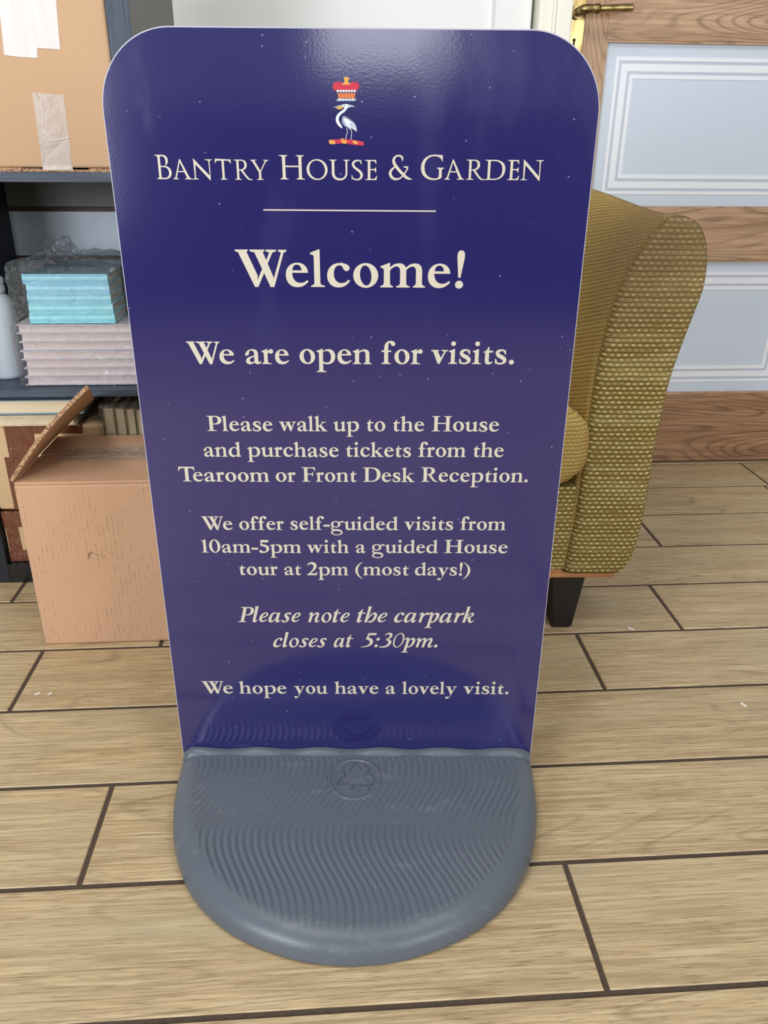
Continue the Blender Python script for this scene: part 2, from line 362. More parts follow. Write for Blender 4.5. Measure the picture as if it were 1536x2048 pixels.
glyph('r', 1.5, 2, rect(9.5, 26, 4, 50), flag(0, 9.5, 26, 67), foot(0, 42, 9.5, 26), sh('25 55 C 31 62 35.5 66.5 41 66.5 C 47 66.5 51 62 51 57 C 51 51 47 46.5 41.5 46.5 C 37 46.5 34.5 48.5 32 50.5 C 29.5 51 27 49 25 45'))
glyph('p', 1.5, 4, rect(11, 28, -33, 50), flag(0, 11, 28, 67), foot(0, 42, 11, 28, -37), sh('27 54 C 34 61.5 43 66 52 66 C 70 66 81 53 81 34 C 81 12 66 -1.5 47 -1.5 C 39 -1.5 33 0 27 3 L 27 12 C 32 8 38 6 44 6 C 57 6 62.5 17 62.5 32 C 62.5 47 55 58 43.5 58 C 37 58 31.5 55 27 50'))
glyph('d', 5, 1.5, sh('55 60 C 49 64 43 66 36 66 C 14 66 0 50 0 29 C 0 11 12 -1.5 28 -1.5 C 38 -1.5 47 3 55 10 L 55 17.5 C 49 11.5 43 9 38 9 C 26 9 18.5 19 18.5 33 C 18.5 48 25.5 60 37 60 C 45 60 51 55 55 50'), flag(44, 54, 70.5, 102), rect(54, 70.5, 6, 90), poly((54, -1.5), (57, -1.5), (80.5, 3), (80.5, 7), (70.5, 9), (54, 12)))
glyph('g', 3, 1.5, ring(33, 42, 32, 24.5, 15.5, 6.2, .1), ring(40, -20, 40, 20.5, 12, 6.5), stroke([(14, 25, 8), (7, 15, 9), (9, 6, 11), (22, 0, 13), (45, -1.5, 13.5), (62, -5, 14), (72, -13, 11)]), stroke([(50, 58, 8), (62, 57, 8), (74, 61, 10), (83, 60.5, 11)]), dot(82, 60, 6))
glyph('v', 1, 1, poly((6, 62), (27, 62), (43, 24), (38, 0), (30, 0)), poly((33, 0), (38, 0), (66, 60), (59, 60), (36, 14)), poly((0, 62), (34, 62), (34, 58.5), (24, 55), (7, 55), (0, 58.5)), poly((44, 62), (73, 62), (73, 58.5), (64, 55), (56, 55), (44, 58.5)))
glyph('w', 1, 1, *[sh2 for dx in (0, 42) for sh2 in (poly((6+dx, 62), (25+dx, 62), (40+dx, 24), (36+dx, 0), (29+dx, 0)), poly((31+dx, 0), (36+dx, 0), (60+dx, 60), (53.5+dx, 60), (34+dx, 12)), poly((0+dx, 62), (32+dx, 62), (32+dx, 58.5), (23+dx, 55), (7+dx, 55), (0+dx, 58.5)))], poly((84, 62), (112, 62), (112, 58.5), (103, 55), (95, 55), (84, 58.5)))
glyph('y', 1, 1, poly((8, 62), (29, 62), (46, 22), (41, -2), (34, -3)), sh('38 6 L 46 22 64 60 71 60 36 -12 C 29 -28 22 -37 10 -37 C 3 -37 -1 -33 -1 -28 C -1 -23 3 -20 8 -20 C 14 -20 17 -25 22 -25 C 27 -25 31 -15 35 -4'), poly((0, 62), (36, 62), (36, 58.5), (26, 55), (9, 55), (0, 58.5)), poly((49, 62), (78, 62), (78, 58.5), (69, 55), (61, 55), (49, 58.5)))
glyph('f', 2, -8, rect(11.5, 29, 4, 62), foot(0, 41, 11.5, 29), rect(0, 42, 53.5, 60.5), sh('11.5 60 L 11.5 70 C 11.5 90 22 102.5 40 102.5 C 52 102.5 59.5 96 59.5 89 C 59.5 83.5 55.5 79.5 50.5 79.5 C 44 79.5 42 85 39 90 C 37 94.5 33 95 31 91 C 29 86 29 78 29 60'))
glyph('s', 6, 5, stroke([(44.5, 57, 4), (37, 61.5, 7), (26, 62, 8.5), (14.5, 57, 13), (11, 48.5, 15.5), (18, 38.5, 17), (31, 31.5, 18), (42, 23, 17), (43.5, 12.5, 14.5), (34, 4, 8.5), (22, 2.2, 7.5), (12, 4, 7), (6, 8, 4.5)]), poly((46.5, 64), (48.5, 43.5), (44.5, 43.5), (36, 59)), poly((2, 24), (6, 24), (14, 6), (2.5, 2.5)))
glyph('t', 6, 4, sh('0 54 C 10 58 18 66 21 76.5 L 25 76.5 25 60 42 60 42 51.8 25 51.8 25 17 C 25 10.5 28 8.2 32 8.2 C 35 8.2 37 10 38.5 13 L 42 10 C 38.5 2.5 32.5 -1.5 24 -1.5 C 13 -1.5 8 5 8 14 L 8 51.8 0 51.8'))
glyph('k', 1.5, 0, rect(10, 26.5, 4, 90), flag(0, 10, 26.5, 102), foot(0, 37, 10, 26.5), poly((25, 34), (55, 60), (63, 60), (25, 26)), poly((46, 62.5), (76, 62.5), (76, 59.5), (66, 57), (55, 57), (46, 59.5)), poly((29, 35), (41, 46), (72, 8), (83, 3.6), (83, 0), (57, 0)), poly((46, 0), (83, 0), (83, 3.6), (70, 8), (56, 8)))
glyph('.', 6, 4, dot(11, 9.5, 11))
glyph(':', 6, 4, dot(11, 9.5, 11), dot(11, 55, 11))
glyph('!', 9, 4, dot(16, 9, 11), sh('13 28 L 9 78 C 7 96 12 102 18.5 102 C 26 102 30 96 28 80 L 19 28'))
glyph('-', 3, 3, rect(0, 44, 24.5, 38.5))
glyph('(', 4, 1, sh('49 103 C 20 88 1 66 1 39 C 1 12 20 -14 48 -29 L 50 -26 C 30 -10 18.5 12 18.5 39 C 18.5 66 30 86 51 100'))
glyph(')', 1, 4, sh('2 103 C 31 88 50 66 50 39 C 50 12 31 -14 3 -29 L 1 -26 C 21 -10 32.5 12 32.5 39 C 32.5 66 21 86 0 100'))
glyph('1', 4, 3, rect(16, 34, 4, 90), poly((3, 84), (3, 87.5), (32, 101), (34, 101), (34, 78), (16, 78), (15, 88)), foot(4, 48, 16, 34))
glyph('0', 4, 4, ring(37, 49.5, 37, 51, 18.5, 6.5, .05))
glyph('5', 4, 4, sh('13 98 L 66 98 63 80 23 80 20 66 C 50 64 68 54 68 34 C 68 12 48 -1.5 24 -1.5 C 11 -1.5 1 3 1 12 C 1 18 5 21.5 10 21.5 C 18 21.5 22 9 32 9 C 42 9 49 17 49 29 C 49 44 36 51 11 51'))
glyph('2', 4, 4, sh('0 0 L 66 0 71 24 67 24 C 64 17 61 14.5 55 14.5 L 25 14.5 C 45 34 66 50 66 73 C 66 90 53 101.5 35 101.5 C 18 101.5 7 92 2 75 L 6 73 C 11 82 18 86.5 27 86.5 C 39 86.5 46 79 46 67 C 46 47 26 27 0 4'))
CW = [poly((6, 98), (29, 98), (57, 30), (53, -1), (48, -1)), poly((51, -1), (57, -1), (83, 56), (76, 62), (54, 14)), poly((49, 98), (72, 98), (99, 26), (96, -1), (90, -1)), poly((93, -1), (100, -1), (130, 97), (123, 97), (97, 14)), poly((78, 64), (84, 60), (101, 97), (93, 97))]
glyph('W', 0, -2, *CW, poly((0, 100), (34, 100), (34, 96), (27, 93), (7, 93), (0, 96)), poly((39, 100), (78, 100), (78, 96), (70, 93), (48, 93), (39, 96)), poly((81, 100), (109, 100), (109, 96), (101, 93), (90, 93), (81, 96)), poly((114, 100), (136, 100), (136, 96), (131, 93), (121, 93), (114, 96)))
glyph('P', 1, 2, rect(15, 36, 4, 96), foot(0, 56, 15, 36), foot(0, 36, 15, 36, 100, -1), sh('34 100 L 50 100 C 76 100 90 89 90 72 C 90 53 74 43 52 43 C 45 43 40 44 34 46 L 34 51 C 38 50 43 49.5 47 49.5 C 60 49.5 68 58 68 73 C 68 86 60 94 47 94 L 34 94'))
glyph('H', 1, 1, rect(15, 36, 4, 96), foot(0, 52, 15, 36), foot(2, 50, 15, 36, 100, -1), rect(35, 88, 49, 56), rect(87, 108, 4, 96), foot(72, 124, 87, 108), foot(73, 122, 87, 108, 100, -1))
glyph('T', 0, -4, rect(40, 61, 4, 96), foot(24, 77, 40, 61), sh('3 102 L 98 102 101 72 97 72 C 93 87 87 92 76 92 L 25 92 C 14 92 8 87 4 72 L 0 72'))
glyph('F', 1, 2, rect(15, 36, 4, 96), foot(0, 56, 15, 36), foot(0, 36, 15, 36, 100, -1), sh('34 100 L 85 100 87 74 83 74 C 79 88 74 93.5 60 93.5 L 34 93.5'), sh('34 56 L 55 56 C 64 56 67 59 69 67 L 73 67 73 38 69 38 C 67 46 64 49.5 55 49.5 L 34 49.5'))
glyph('D', 1, 3, rect(15, 36, 4, 96), foot(0, 36, 15, 36), foot(0, 36, 15, 36, 100, -1), sh('34 100 L 55 100 C 92 100 112 82 112 52 C 112 20 90 0 50 0 L 34 0 34 6.5 49 6.5 C 76 6.5 89 21 89 50 C 89 78 76 93.5 50 93.5 L 34 93.5'))
glyph('R', 1, 0, rect(15, 36, 4, 96), foot(0, 53, 15, 36), foot(0, 36, 15, 36, 100, -1), sh('34 100 L 52 100 C 74 100 87 91 87 75 C 87 60 75 50 55 49 L 34 49 34 54.5 47 54.5 C 59 54.5 65 62 65 75 C 65 87 59 94 47 94 L 34 94'), sh('41 52 L 60 54 C 72 36 80 22 88 12 C 93 6 98 4.5 107 4 L 107 0 C 97 -.5 88 -1 83 1.5 C 74 6 62 26 41 52'))
# ---- italic: drawn upright, sheared when set
SLANT = .27
def it(ch, l, r, *c): GL['/'+ch] = (l, r, list(c))
it('P', -6, -2, rect(12, 31, 4, 96), foot(-4, 46, 12, 31), foot(-4, 31, 12, 31, 100, -1), sh('29 100 L 44 100 C 68 100 80 89 80 73 C 80 54 64 44 44 44 C 38 44 34 45 29 46 L 29 51 L 40 50 C 53 50 60 59 60 74 C 60 87 53 94 42 94 L 29 94'))
it('l', 2, 2, sh('3 101 L 3 104 24 108 24 18 C 24 11 27 10 30 12 L 35 16 37 12 C 32 4 26 -2 18 -2 C 10 -2 7 4 7 14 L 7 92 C 7 98 6 100 3 101'))
it('e', 3, 2, stroke([(12, 30, 7), (30, 34, 7), (43, 45, 10), (44, 56, 10), (34, 62, 7), (19, 54, 11), (9, 34, 16), (12, 14, 15), (25, 5.5, 10), (38, 9, 7), (50, 17, 5)]))
it('a', 3, 2, sh('62 66 L 44 61 C 38 65 34 66 29 66 C 12 66 0 46 0 23 C 0 7 7 -2 17 -2 C 27 -2 37 8 45 21 L 45 14 C 45 4 49 -2 56 -2 C 64 -2 70 5 76 14 L 73 17 C 69 12 66 10 64 10 C 61 10 61 13 61 17', '45 50 C 41 58 37 60 33 60 C 24 60 17 44 17 26 C 17 14 20 9 25 9 C 32 9 45 30 45 40'))
it('s', 2, 3, stroke([(44, 57, 8), (35, 61.5, 8), (23, 59, 9), (17, 51, 14), (20, 41, 16), (31, 30, 17), (36, 17, 16), (30, 5, 9), (17, 2.5, 8), (5, 8, 8)]), dot(42, 57, 7), dot(7, 8, 7))
it('n', 1, 1, stroke([(-2, 50, 4), (6, 60, 8), (12, 61, 12), (15, 50, 15), (14, 25, 16), (14, 0, 16)]), stroke([(15, 25, 5), (25, 46, 7), (40, 60, 10), (50, 58, 14), (53, 45, 15), (49, 22, 16), (52, 6, 14), (62, 4, 8), (71, 14, 5)]))
it('m', 1, 1, stroke([(-2, 50, 4), (6, 60, 8), (12, 61, 12), (15, 50, 15), (14, 25, 16), (14, 0, 16)]), stroke([(15, 25, 5), (25, 46, 7), (38, 60, 10), (48, 58, 14), (51, 45, 15), (50, 25, 16), (50, 0, 16)]), stroke([(51, 25, 5), (61, 46, 7), (75, 60, 10), (86, 58, 14), (89, 45, 15), (85, 22, 16), (88, 6, 14), (98, 4, 8), (107, 14, 5)]))
it('h', 1, 3, sh('1 101 L 1 104 22 108 22 0 6 0 6 92 C 6 98 4 100 1 101'), stroke([(21, 25, 5), (31, 46, 7), (45, 60, 10), (57, 57, 14), (61, 42, 16), (57, 20, 15), (46, 5, 10), (34, 4, 7)]), dot(35, 5, 6.5))
it('o', 3, 3, ring(30, 32, 30, 34, 15, 6.5, .25))
it('t', 1, 1, sh('3 64 L 3 58 46 58 46 65 26 65 26 88 21 88 C 17 78 11 70 3 64'), sh('9 62 L 26 62 26 18 C 26 11 29 10 32 12 L 38 16 40 12 C 35 4 29 -2 21 -2 C 12 -2 9 4 9 14'))
it('c', 3, 2, sh('52 17 C 43 4 34 -2 23 -2 C 8 -2 0 9 0 25 C 0 48 16 66 36 66 C 46 66 52 61 52 54 C 52 48 48 45 44 45 C 36 45 38 59 31 59 C 23 59 17 46 17 28 C 17 16 22 10 30 10 C 37 10 42 14 48 20'))
it('r', 1, -3, stroke([(-2, 50, 4), (6, 60, 8), (12, 61, 12), (15, 50, 15), (14, 25, 16), (14, 0, 16)]), stroke([(15, 25, 5), (24, 46, 8), (34, 58, 11), (44, 59, 12)]), dot(44, 58, 8))
it('p', -4, 2, rect(14, 30, -33, 52), foot(2, 46, 14, 30, -37), stroke([(0, 50, 4), (7, 60, 9), (17, 62, 13), (22, 52, 16)]), sh('29 53 C 35 61 42 66 49 66 C 61 66 68 55 68 40 C 68 16 52 -2 36 -2 C 32 -2 31 -1 29 1 L 29 10 C 31 7 34 6 37 6 C 45 6 51 21 51 38 C 51 49 48 55 43 55 C 39 55 33 50 29 44'))
it('k', 1, 2, sh('1 101 L 1 104 22 108 22 0 6 0 6 92 C 6 98 4 100 1 101'), stroke([(20, 30, 6), (31, 34, 6), (47, 42, 8), (54, 53, 12), (47, 61, 9), (35, 57, 6), (21, 40, 5)]), stroke([(27, 36, 6), (36, 32, 13), (42, 18, 16), (50, 6, 14), (60, 4, 8), (70, 15, 5)]))
it('5', 2, 3, sh('18 98 L 68 98 68 84 27 84 25 68 C 48 62 62 50 62 32 C 62 10 36 -1 -4 -2 L -4 2 C 28 6 43 15 43 31 C 43 44 31 51 12 55'))
it('3', 2, 3, stroke([(13, 82, 4), (22, 93, 8), (38, 95, 12), (50, 86, 16), (48, 70, 14), (36, 58, 8), (26, 53, 4)]), stroke([(26, 53, 6), (42, 50, 10), (54, 40, 17), (55, 26, 18), (44, 9, 14), (22, 2, 9), (-2, 2, 6)]))
it('0', 3, 3, ring(33, 49, 33, 51, 9, 5.5, .05))
it(':', 4, 6, dot(11, 9.5, 10.5), dot(11, 56, 10.5))
it('.', 5, 4, dot(11, 9.5, 11))
# ---- light inscriptional capitals for the heading (also used as small capitals)
def cp(ch, l, r, *c): GL['^'+ch] = (l, r, list(c))
F5 = lambda x0, x1, a, b, y=0, u=1: foot(x0, x1, a, b, y, u, 2.6)
cp('B', 2, 4, rect(14, 26, 3, 97), F5(3, 26, 14, 26), F5(0, 26, 14, 26, 100, -1), sh('25 100 L 40 100 C 57 100 66 91 66 78 C 66 66 58 57 46 55 L 25 55 25 50 39 50.5 C 49 51.5 54 60 54 74 C 54 87 48 94.5 36 94.5 L 25 94.5'), sh('25 55 L 48 55 C 68 54 80 43 80 27 C 80 10 65 0 44 0 L 25 0 25 5.5 42 5.5 C 58 5.5 67 13 67 27 C 67 42 57 50 40 50 L 25 50'))
cp('A', -2, -2, poly((36, 96), (42, 101), (85, 4), (71, 4)), poly((36, 96), (42, 101), (17, 3), (10, 3)) if 0 else poly((38, 101), (43, 98), (18, 3), (10, 3)), rect(26, 62, 36, 41.5), F5(0, 29, 10, 18), F5(59, 96, 71, 85))
cp('N', 1, 1, poly((14, 4), (20, 4), (22, 92), (12, 102)), F5(1, 34, 14, 20), poly((10, 102), (15, 102), (98, 14), (98, -3), (94, -3), (16, 82)), poly((92, 96), (98, 96), (98, -3), (94, 2)), F5(73, 112, 91, 99, 100, -1))
cp('T', 0, 0, rect(37, 49, 3, 96), F5(26, 62, 37, 49), sh('3 104 L 84 100 86 102 86 81 83 81 C 80 90 76 94.5 66 94.5 L 20 94.5 C 10 94.5 6 91 2 82 L 0 82'))
cp('R', 1, -2, rect(14, 26, 3, 97), F5(2, 39, 14, 26), F5(0, 26, 14, 26, 100, -1), sh('25 100 L 41 100 C 60 100 70 90 70 75 C 70 59 59 49 44 47 L 25 47 25 52 36 52 C 50 53 57 61 57 75 C 57 88 50 94.5 38 94.5 L 25 94.5'), sh('33 49 L 47 48 C 58 32 66 22 78 9 C 84 4 90 2.5 99 2.5 L 99 0 C 90 -2 82 -2 75 1 C 65 6 54 22 33 49'))
cp('Y', -1, -1, rect(42, 54, 3, 46), F5(31, 66, 42, 54), poly((6, 98), (20, 98), (51, 46), (54, 38), (42, 38)), poly((49, 42), (54, 40), (86, 98), (79, 98)), F5(-1, 32, 9, 19, 100, -1), F5(68, 96, 80, 86, 100, -1))
cp('H', 2, 2, rect(14, 26, 3, 97), F5(4, 37, 14, 26), F5(2, 35, 14, 26, 100, -1), rect(25, 80, 51, 57), rect(79, 91, 3, 97), F5(69, 102, 79, 91), F5(69, 101, 79, 91, 100, -1))
cp('O', 4, 4, ring(49, 50, 49, 52, 12.5, 6.5, .14))
cp('U', 1, 1, sh('11 97 L 23 97 23 36 C 23 17 33 7 48 7 C 64 7 73 18 73 38 L 73 97 81 97 81 36 C 81 12 68 -3 46 -3 C 24 -3 11 11 11 34'), F5(0, 33, 11, 23, 100, -1), F5(63, 92, 73, 81, 100, -1))
cp('S', 3, 3, stroke([(46, 86, 3), (41, 95, 6), (29, 97, 7.5), (14, 91, 9.5), (8, 77, 11), (15, 63, 11), (29, 51, 12), (43, 38, 12.5), (48, 24, 12), (43, 9, 10), (29, 1.5, 7), (12, 4.5, 6.5), (4, 11, 4)]), poly((46.5, 99), (49, 78), (45, 79), (40, 94)), poly((1, 24), (4, 24), (9, 6), (2, 2)))
cp('E', 1, 2, rect(14, 26, 3, 97), F5(2, 26, 14, 26), F5(0, 26, 14, 26, 100, -1), sh('25 100 L 53 100 54 80 51.5 80 C 49 90 45 94.5 36 94.5 L 25 94.5'), sh('25 55 L 38 55 C 46 55 49 58 50 64 L 53 64 53 38 50 38 C 48 46 45 49.5 38 49.5 L 25 49.5'), sh('25 0 L 54 0 58 22 55 22 C 51 11 46 5.5 36 5.5 L 25 5.5'))
cp('G', 4, 1, sh('92 101 L 93 75 90 75 C 86 88 76 96 58 96 C 32 96 15 78 15 51 C 15 23 32 4 60 4 C 70 4 78 7 78 16 L 78 44 90 44 90 8 C 80 1 70 -2.5 56 -2.5 C 22 -2.5 0 18 0 48 C 0 80 24 102.5 58 102.5 C 72 102.5 82 100 92 101'), F5(68, 100, 78, 90, 49, -1))
cp('D', 1, 3, rect(14, 26, 3, 97), F5(2, 26, 14, 26), F5(0, 26, 14, 26, 100, -1), sh('25 100 L 46 100 C 78 100 97 82 97 54 C 97 20 76 0 42 0 L 25 0 25 6 44 6 C 70 6 83 22 83 50 C 83 79 69 94 43 94 L 25 94'))
cp('&', 4, 0, stroke([(53, 77, 2.5), (54, 88, 7), (49, 96, 8.5), (40, 99.5, 7), (27, 96, 7.5), (19, 84, 10), (21, 68, 12), (36, 46, 12), (56, 24, 12), (74, 8, 11), (94, 2, 3)]), stroke([(30, 57, 5), (14, 45, 8), (5, 28, 11), (12, 10, 11), (29, 2.5, 9), (46, 7, 6), (61, 22, 5.5), (73, 42, 5.5), (75, 50, 7)]), poly((59, 56), (79, 56), (79, 53), (70, 49), (59, 52)))
def _adj(ch, l, r, kx):
    old = GL['^'+ch][2]; s = lambda p: (p[0]*kx, p[1])
    GL['^'+ch] = (l, r, [('strip', [s(p) for p in c[1]], [s(p) for p in c[2]]) if c[0] == 'strip' else ([s(p) for p in c[0]], [[s(p) for p in q] for q in c[1]]) for c in old])
for _a in (('B', 2, 5, .80), ('A', -1, -1, 1), ('N', 2, 6, .94), ('T', 6, 7, .93), ('R', 8, -8, .91), ('Y', 0, 0, .93), ('H', 2, 4, .97), ('U', 3, 3, 1.04), ('E', 4, 5, 1), ('G', 4, 2, .91), ('D', 5, 5, 1), ('O', 5, 5, 1), ('S', 5, 5, 1)): _adj(*_a)
def ink(c):
    pts = c[1]+c[2] if c[0] == 'strip' else c[0]
    return pts
def set_word(word, style, small=.83):
    """lay out one word; returns comps in units with x from 0 and total width"""
    out = []; x = 0.0; first = True; prev = ''
    for i, ch in enumerate(word):
        key = {'r': '', 'i': '/', 'c': '^'}[style]+ch; k = 1.0
        if style == 'c' and i > 0: k = small
        if style == 'i' and key not in GL: key = ch
        l, r, comps = GL[key]
        xs = [p[0] for c in comps for p in ink(c)]; x0, x1 = min(xs), max(xs)
        if not first: x += l*k
        if style == 'r' and prev == 'W': x -= 7
        if style == 'r' and prev == 'T': x -= 14
        if prev == 'P' : x -= 2
        if style == 'i' : x += 2.5
        dx = x-x0*k
        for c in comps:
            f = lambda p: ((p[0]*k+dx)+(SLANT*p[1] if style == 'i' else 0), p[1]*k)
            out.append(('strip', [f(p) for p in c[1]], [f(p) for p in c[2]]) if c[0] == 'strip' else ([f(p) for p in c[0]], [[f(p) for p in h] for h in c[1]]))
        x += (x1-x0)*k+r*k; first = False; prev = ch
    xs = [p[0] for c in out for p in ink(c)]
    return out, min(xs), max(xs)
def comps_to_bm(bm, comps, fn, mat=0):
    for c in comps:
        if c[0] == 'strip':
            L = [bm.verts.new(fn(p)) for p in c[1]]; R = [bm.verts.new(fn(p)) for p in c[2]]
            for i in range(len(L)-1):
                bm.faces.new((R[i], R[i+1], L[i+1], L[i])).material_index = mat
        else:
            loops = [c[0]]+c[1]; V = []
            for lp in loops: V += [bm.verts.new(fn(p)) for p in lp]
            for t in tessellate_polygon([[Vector((p[0], p[1], 0)) for p in lp] for lp in loops]):
                try: bm.faces.new([V[k] for k in t]).material_index = mat
                except ValueError: pass
# ---------------------------------------------------------------- the room
W = .155; Y0 = 1.7263; LEN = .878; G = .0028
bm = bmesh.new(); uvl = bm.loops.layers.uv.verify()
OFF = {1: .677, 3: .5915, 4: .4055, 5: .02, 6: .590, 7: .2554, 8: .50, 2: .30, 0: .18}
for k in range(-2, 34):
    yt = Y0-k*W; yb = yt-W
    if yb < -2.95: break
    off = OFF.get(k, random.random()*LEN)
    i0 = int((-2.6-off)//LEN); x = off+i0*LEN
    while x < 2.6:
        ou, ov = random.random()*60, random.random()*60
        x0, x1, y0, y1 = x+G, x+LEN-G, yb+G, yt-G
        e = .0012; z = -.0009
        top = [bm.verts.new(p) for p in ((x0+e, y0+e, 0), (x1-e, y0+e, 0), (x1-e, y1-e, 0), (x0+e, y1-e, 0))]
        low = [bm.verts.new(p) for p in ((x0, y0, -.0016), (x1, y0, -.0016), (x1, y1, -.0016), (x0, y1, -.0016))]
        fs = [bm.faces.new(top)]+[bm.faces.new((low[j], low[(j+1) % 4], top[(j+1) % 4], top[j])) for j in range(4)]
        for f in fs:
            for l in f.loops: l[uvl].uv = (l.vert.co.x-x0+ou, l.vert.co.y-y0+ov)
        x += LEN
ng = len(bm.faces)
for f in bm.faces: f.material_index = 0
g = [bm.verts.new(p) for p in ((-2.7, -2.95, -.0013), (2.7, -2.95, -.0013), (2.7, 2.1, -.0013), (-2.7, 2.1, -.0013))]
bm.faces.new(g).material_index = 1
for p in ((-2.7, -2.95), (2.7, -2.95), (2.7, 2.1), (-2.7, 2.1)): pass
floor = struct(obj('floor', bm, [M_tile, M_grout]))
YD = 1.8886
struct(obj('wall_back', bx(-2.4, .357, YD+.03, YD+.10, 0, 2.3), M_wall))
struct(obj('wall_back_right', bx(1.20, 2.4, YD+.03, YD+.10, 0, 2.3), M_wall))
struct(obj('trim_1', bx(.357, .436, YD+.012, YD+.10, 0, 2.1, bev=.006), M_wall))
bm = bx(.4425, .513, YD-.022, YD+.10, 0, 2.1, bev=.004)
box(bm, .470, .478, YD-.027, YD-.020, 0, 2.1, bev=.003)
struct(obj('trim_2', bm, M_trim))
struct(obj('trim_3', bx(1.185, 1.215, YD-.022, YD+.10, 0, 2.1, bev=.004), M_trim))
M_darkwall = Mat('added_dark_wall_paint', (96, 90, 88), .8)
struct(obj('added_dark_wall', bx(-2.4, 2.4, -2.95, -2.88, 0, .95), M_darkwall))  # unseen low dark wall, added so the sign's reflection stays dark

# door with two frosted panes
door = struct(thing('door_1', 'oak framed door with two frosted glass panes and brass lever handle', 'door', (0, 0, 0)))
SX0, GX0, GX1, DX1 = .5145, .5958, 1.157, 1.183
Z = dict(bot=.006, b1=.1861, t1=.5123, b2=.626, t2=.9568, top=1.96)
Yb = YD+.038
struct(obj('stile', bx(SX0, GX0, YD, Yb, Z['bot'], Z['top'], bev=.0015, grain=2), M_oak, door))
struct(obj('stile', bx(GX1, DX1, YD, Yb, Z['bot'], Z['top'], bev=.0015, grain=2), M_oak, door))
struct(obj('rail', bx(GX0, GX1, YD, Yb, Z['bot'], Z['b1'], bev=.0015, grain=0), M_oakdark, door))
struct(obj('rail', bx(GX0, GX1, YD, Yb, Z['t1'], Z['b2'], bev=.0015, grain=0), M_oak, door))
struct(obj('rail', bx(GX0, GX1, YD, Yb, Z['t2'], 1.09, bev=.0015, grain=0), M_oak, door))
struct(obj('rail', bx(GX0, GX1, YD, Yb, 1.43, Z['top'], bev=.0015, grain=0), M_oak, door))
def frame_strip(bm, x0, x1, z0, z1, o0, o1, y0, y1):
    box(bm, x0+o0, x1-o0, y0, y1, z1-o1, z1-o0); box(bm, x0+o0, x1-o0, y0, y1, z0+o0, z0+o1)
    box(bm, x0+o0, x0+o1, y0, y1, z0+o1, z1-o1); box(bm, x1-o1, x1-o0, y0, y1, z0+o1, z1-o1)
for zb, zt in ((Z['b1'], Z['t1']), (Z['b2'], Z['t2']), (1.09, 1.43)):
    p = struct(obj('glass_pane', bx(GX0, GX1, YD+.012, YD+.018, zb, zt), M_pane, door))
    bm = bmesh.new()
    for o0, o1 in ((.029, .036), (.042, .056), (.062, .070)): frame_strip(bm, GX0, GX1, zb, zt, o0, o1, YD+.0105, YD+.012)
    struct(obj('etched_border', bm, M_etch, p))
    bm = bmesh.new()
    for o0, o1 in ((.036, .042), (.056, .062)): frame_strip(bm, GX0, GX1, zb, zt, o0, o1, YD+.0112, YD+.012)
    struct(obj('etched_groove', bm, M_etch2, p))
    bm = bmesh.new(); frame_strip(bm, GX0, GX1, zb, zt, 0, .004, YD+.002, YD+.012)
    struct(obj('glazing_bead', bm, M_oak, p))
bm = bmesh.new()
prism(bm, [(.5155, .93), (.5165, .926), (.5425, .926), (.5435, .93), (.5435, 1.13), (.5425, 1.134), (.5165, 1.134), (.5155, 1.13)], lambda a, b, d: (a, d, b), YD-.005, YD)
bp = struct(obj('handle_plate', bm, M_brass, door))
bm = bmesh.new(); prism(bm, [(.525+.0032*math.cos(t*PI/6), .955+.0032*math.sin(t*PI/6)) for t in range(12)], lambda a, b, d: (a, d, b), YD-.0056, YD-.005)
prism(bm, [(.5236, .954), (.5264, .954), (.5272, .944), (.5228, .944)], lambda a, b, d: (a, d, b), YD-.0056, YD-.005)
struct(obj('keyhole', bm, M_hole, bp))
bm = bmesh.new()
tube(bm, [(.526, YD-.005, 1.004), (.526, YD-.016, 1.004)], .0125, 20)
tube(bm, [(.526, YD-.012, 1.004), (.526, YD-.032, 1.004), (.529, YD-.044, 1.0045), (.538, YD-.049, 1.005), (.552, YD-.050, 1.0052)], [.0085, .0085, .009, .0085, .008], 16)
tube(bm, [(.550, YD-.050, 1.0052), (.5525, YD-.050, 1.0052), (.556, YD-.050, 1.0053), (.559, YD-.050, 1.0054), (.5595, YD-.050, 1.0054)], [.0085, .0095, .0095, .0085, .0075], 18)
tube(bm, [(.559, YD-.050, 1.0054), (.565, YD-.050, 1.0056), (.60, YD-.050, 1.007), (.622, YD-.050, 1.0078), (.6255, YD-.050, 1.008), (.6275, YD-.050, 1.008)], [.0062, .0066, .0074, .0079, .0079, .006], 18)
struct(obj('lever_handle', bm, M_brass, bp, True, angle=40))

# ---------------------------------------------------------------- shelving unit
sh_t = thing('shelving_unit', 'tall charcoal woodgrain cube shelving unit standing against the wall on the left', 'shelf', (-.45, 1.52, 0))
def on(o, par):   # keep world placement under a parent that sits at its own base
    o.parent = par; o.matrix_parent_inverse = Matrix.Translation(-Vector(par.location)) if not any(par.rotation_euler) else par.matrix_basis.inverted(); return o
YS, YBK = 1.3341, 1.69
bmf = bmesh.new(); fs = box(bmf, -.306, -.2716, YS, 1.712, 0, 1.6, bev=.0008, seg=1, grain=2)
for f in bmf.faces:
    f.normal_update(); f.material_index = 1 if f.normal.x > .7 else 0
on(obj('side_panel', bmf, [M_shelf, M_shelfgrey]), sh_t)
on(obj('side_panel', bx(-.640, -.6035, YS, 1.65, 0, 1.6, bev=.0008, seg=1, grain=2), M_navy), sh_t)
on(obj('shelf_board', bx(-.6035, -.306, YS, YBK, .6922, .7065, bev=.0008, seg=1, grain=0), M_shelf), sh_t)
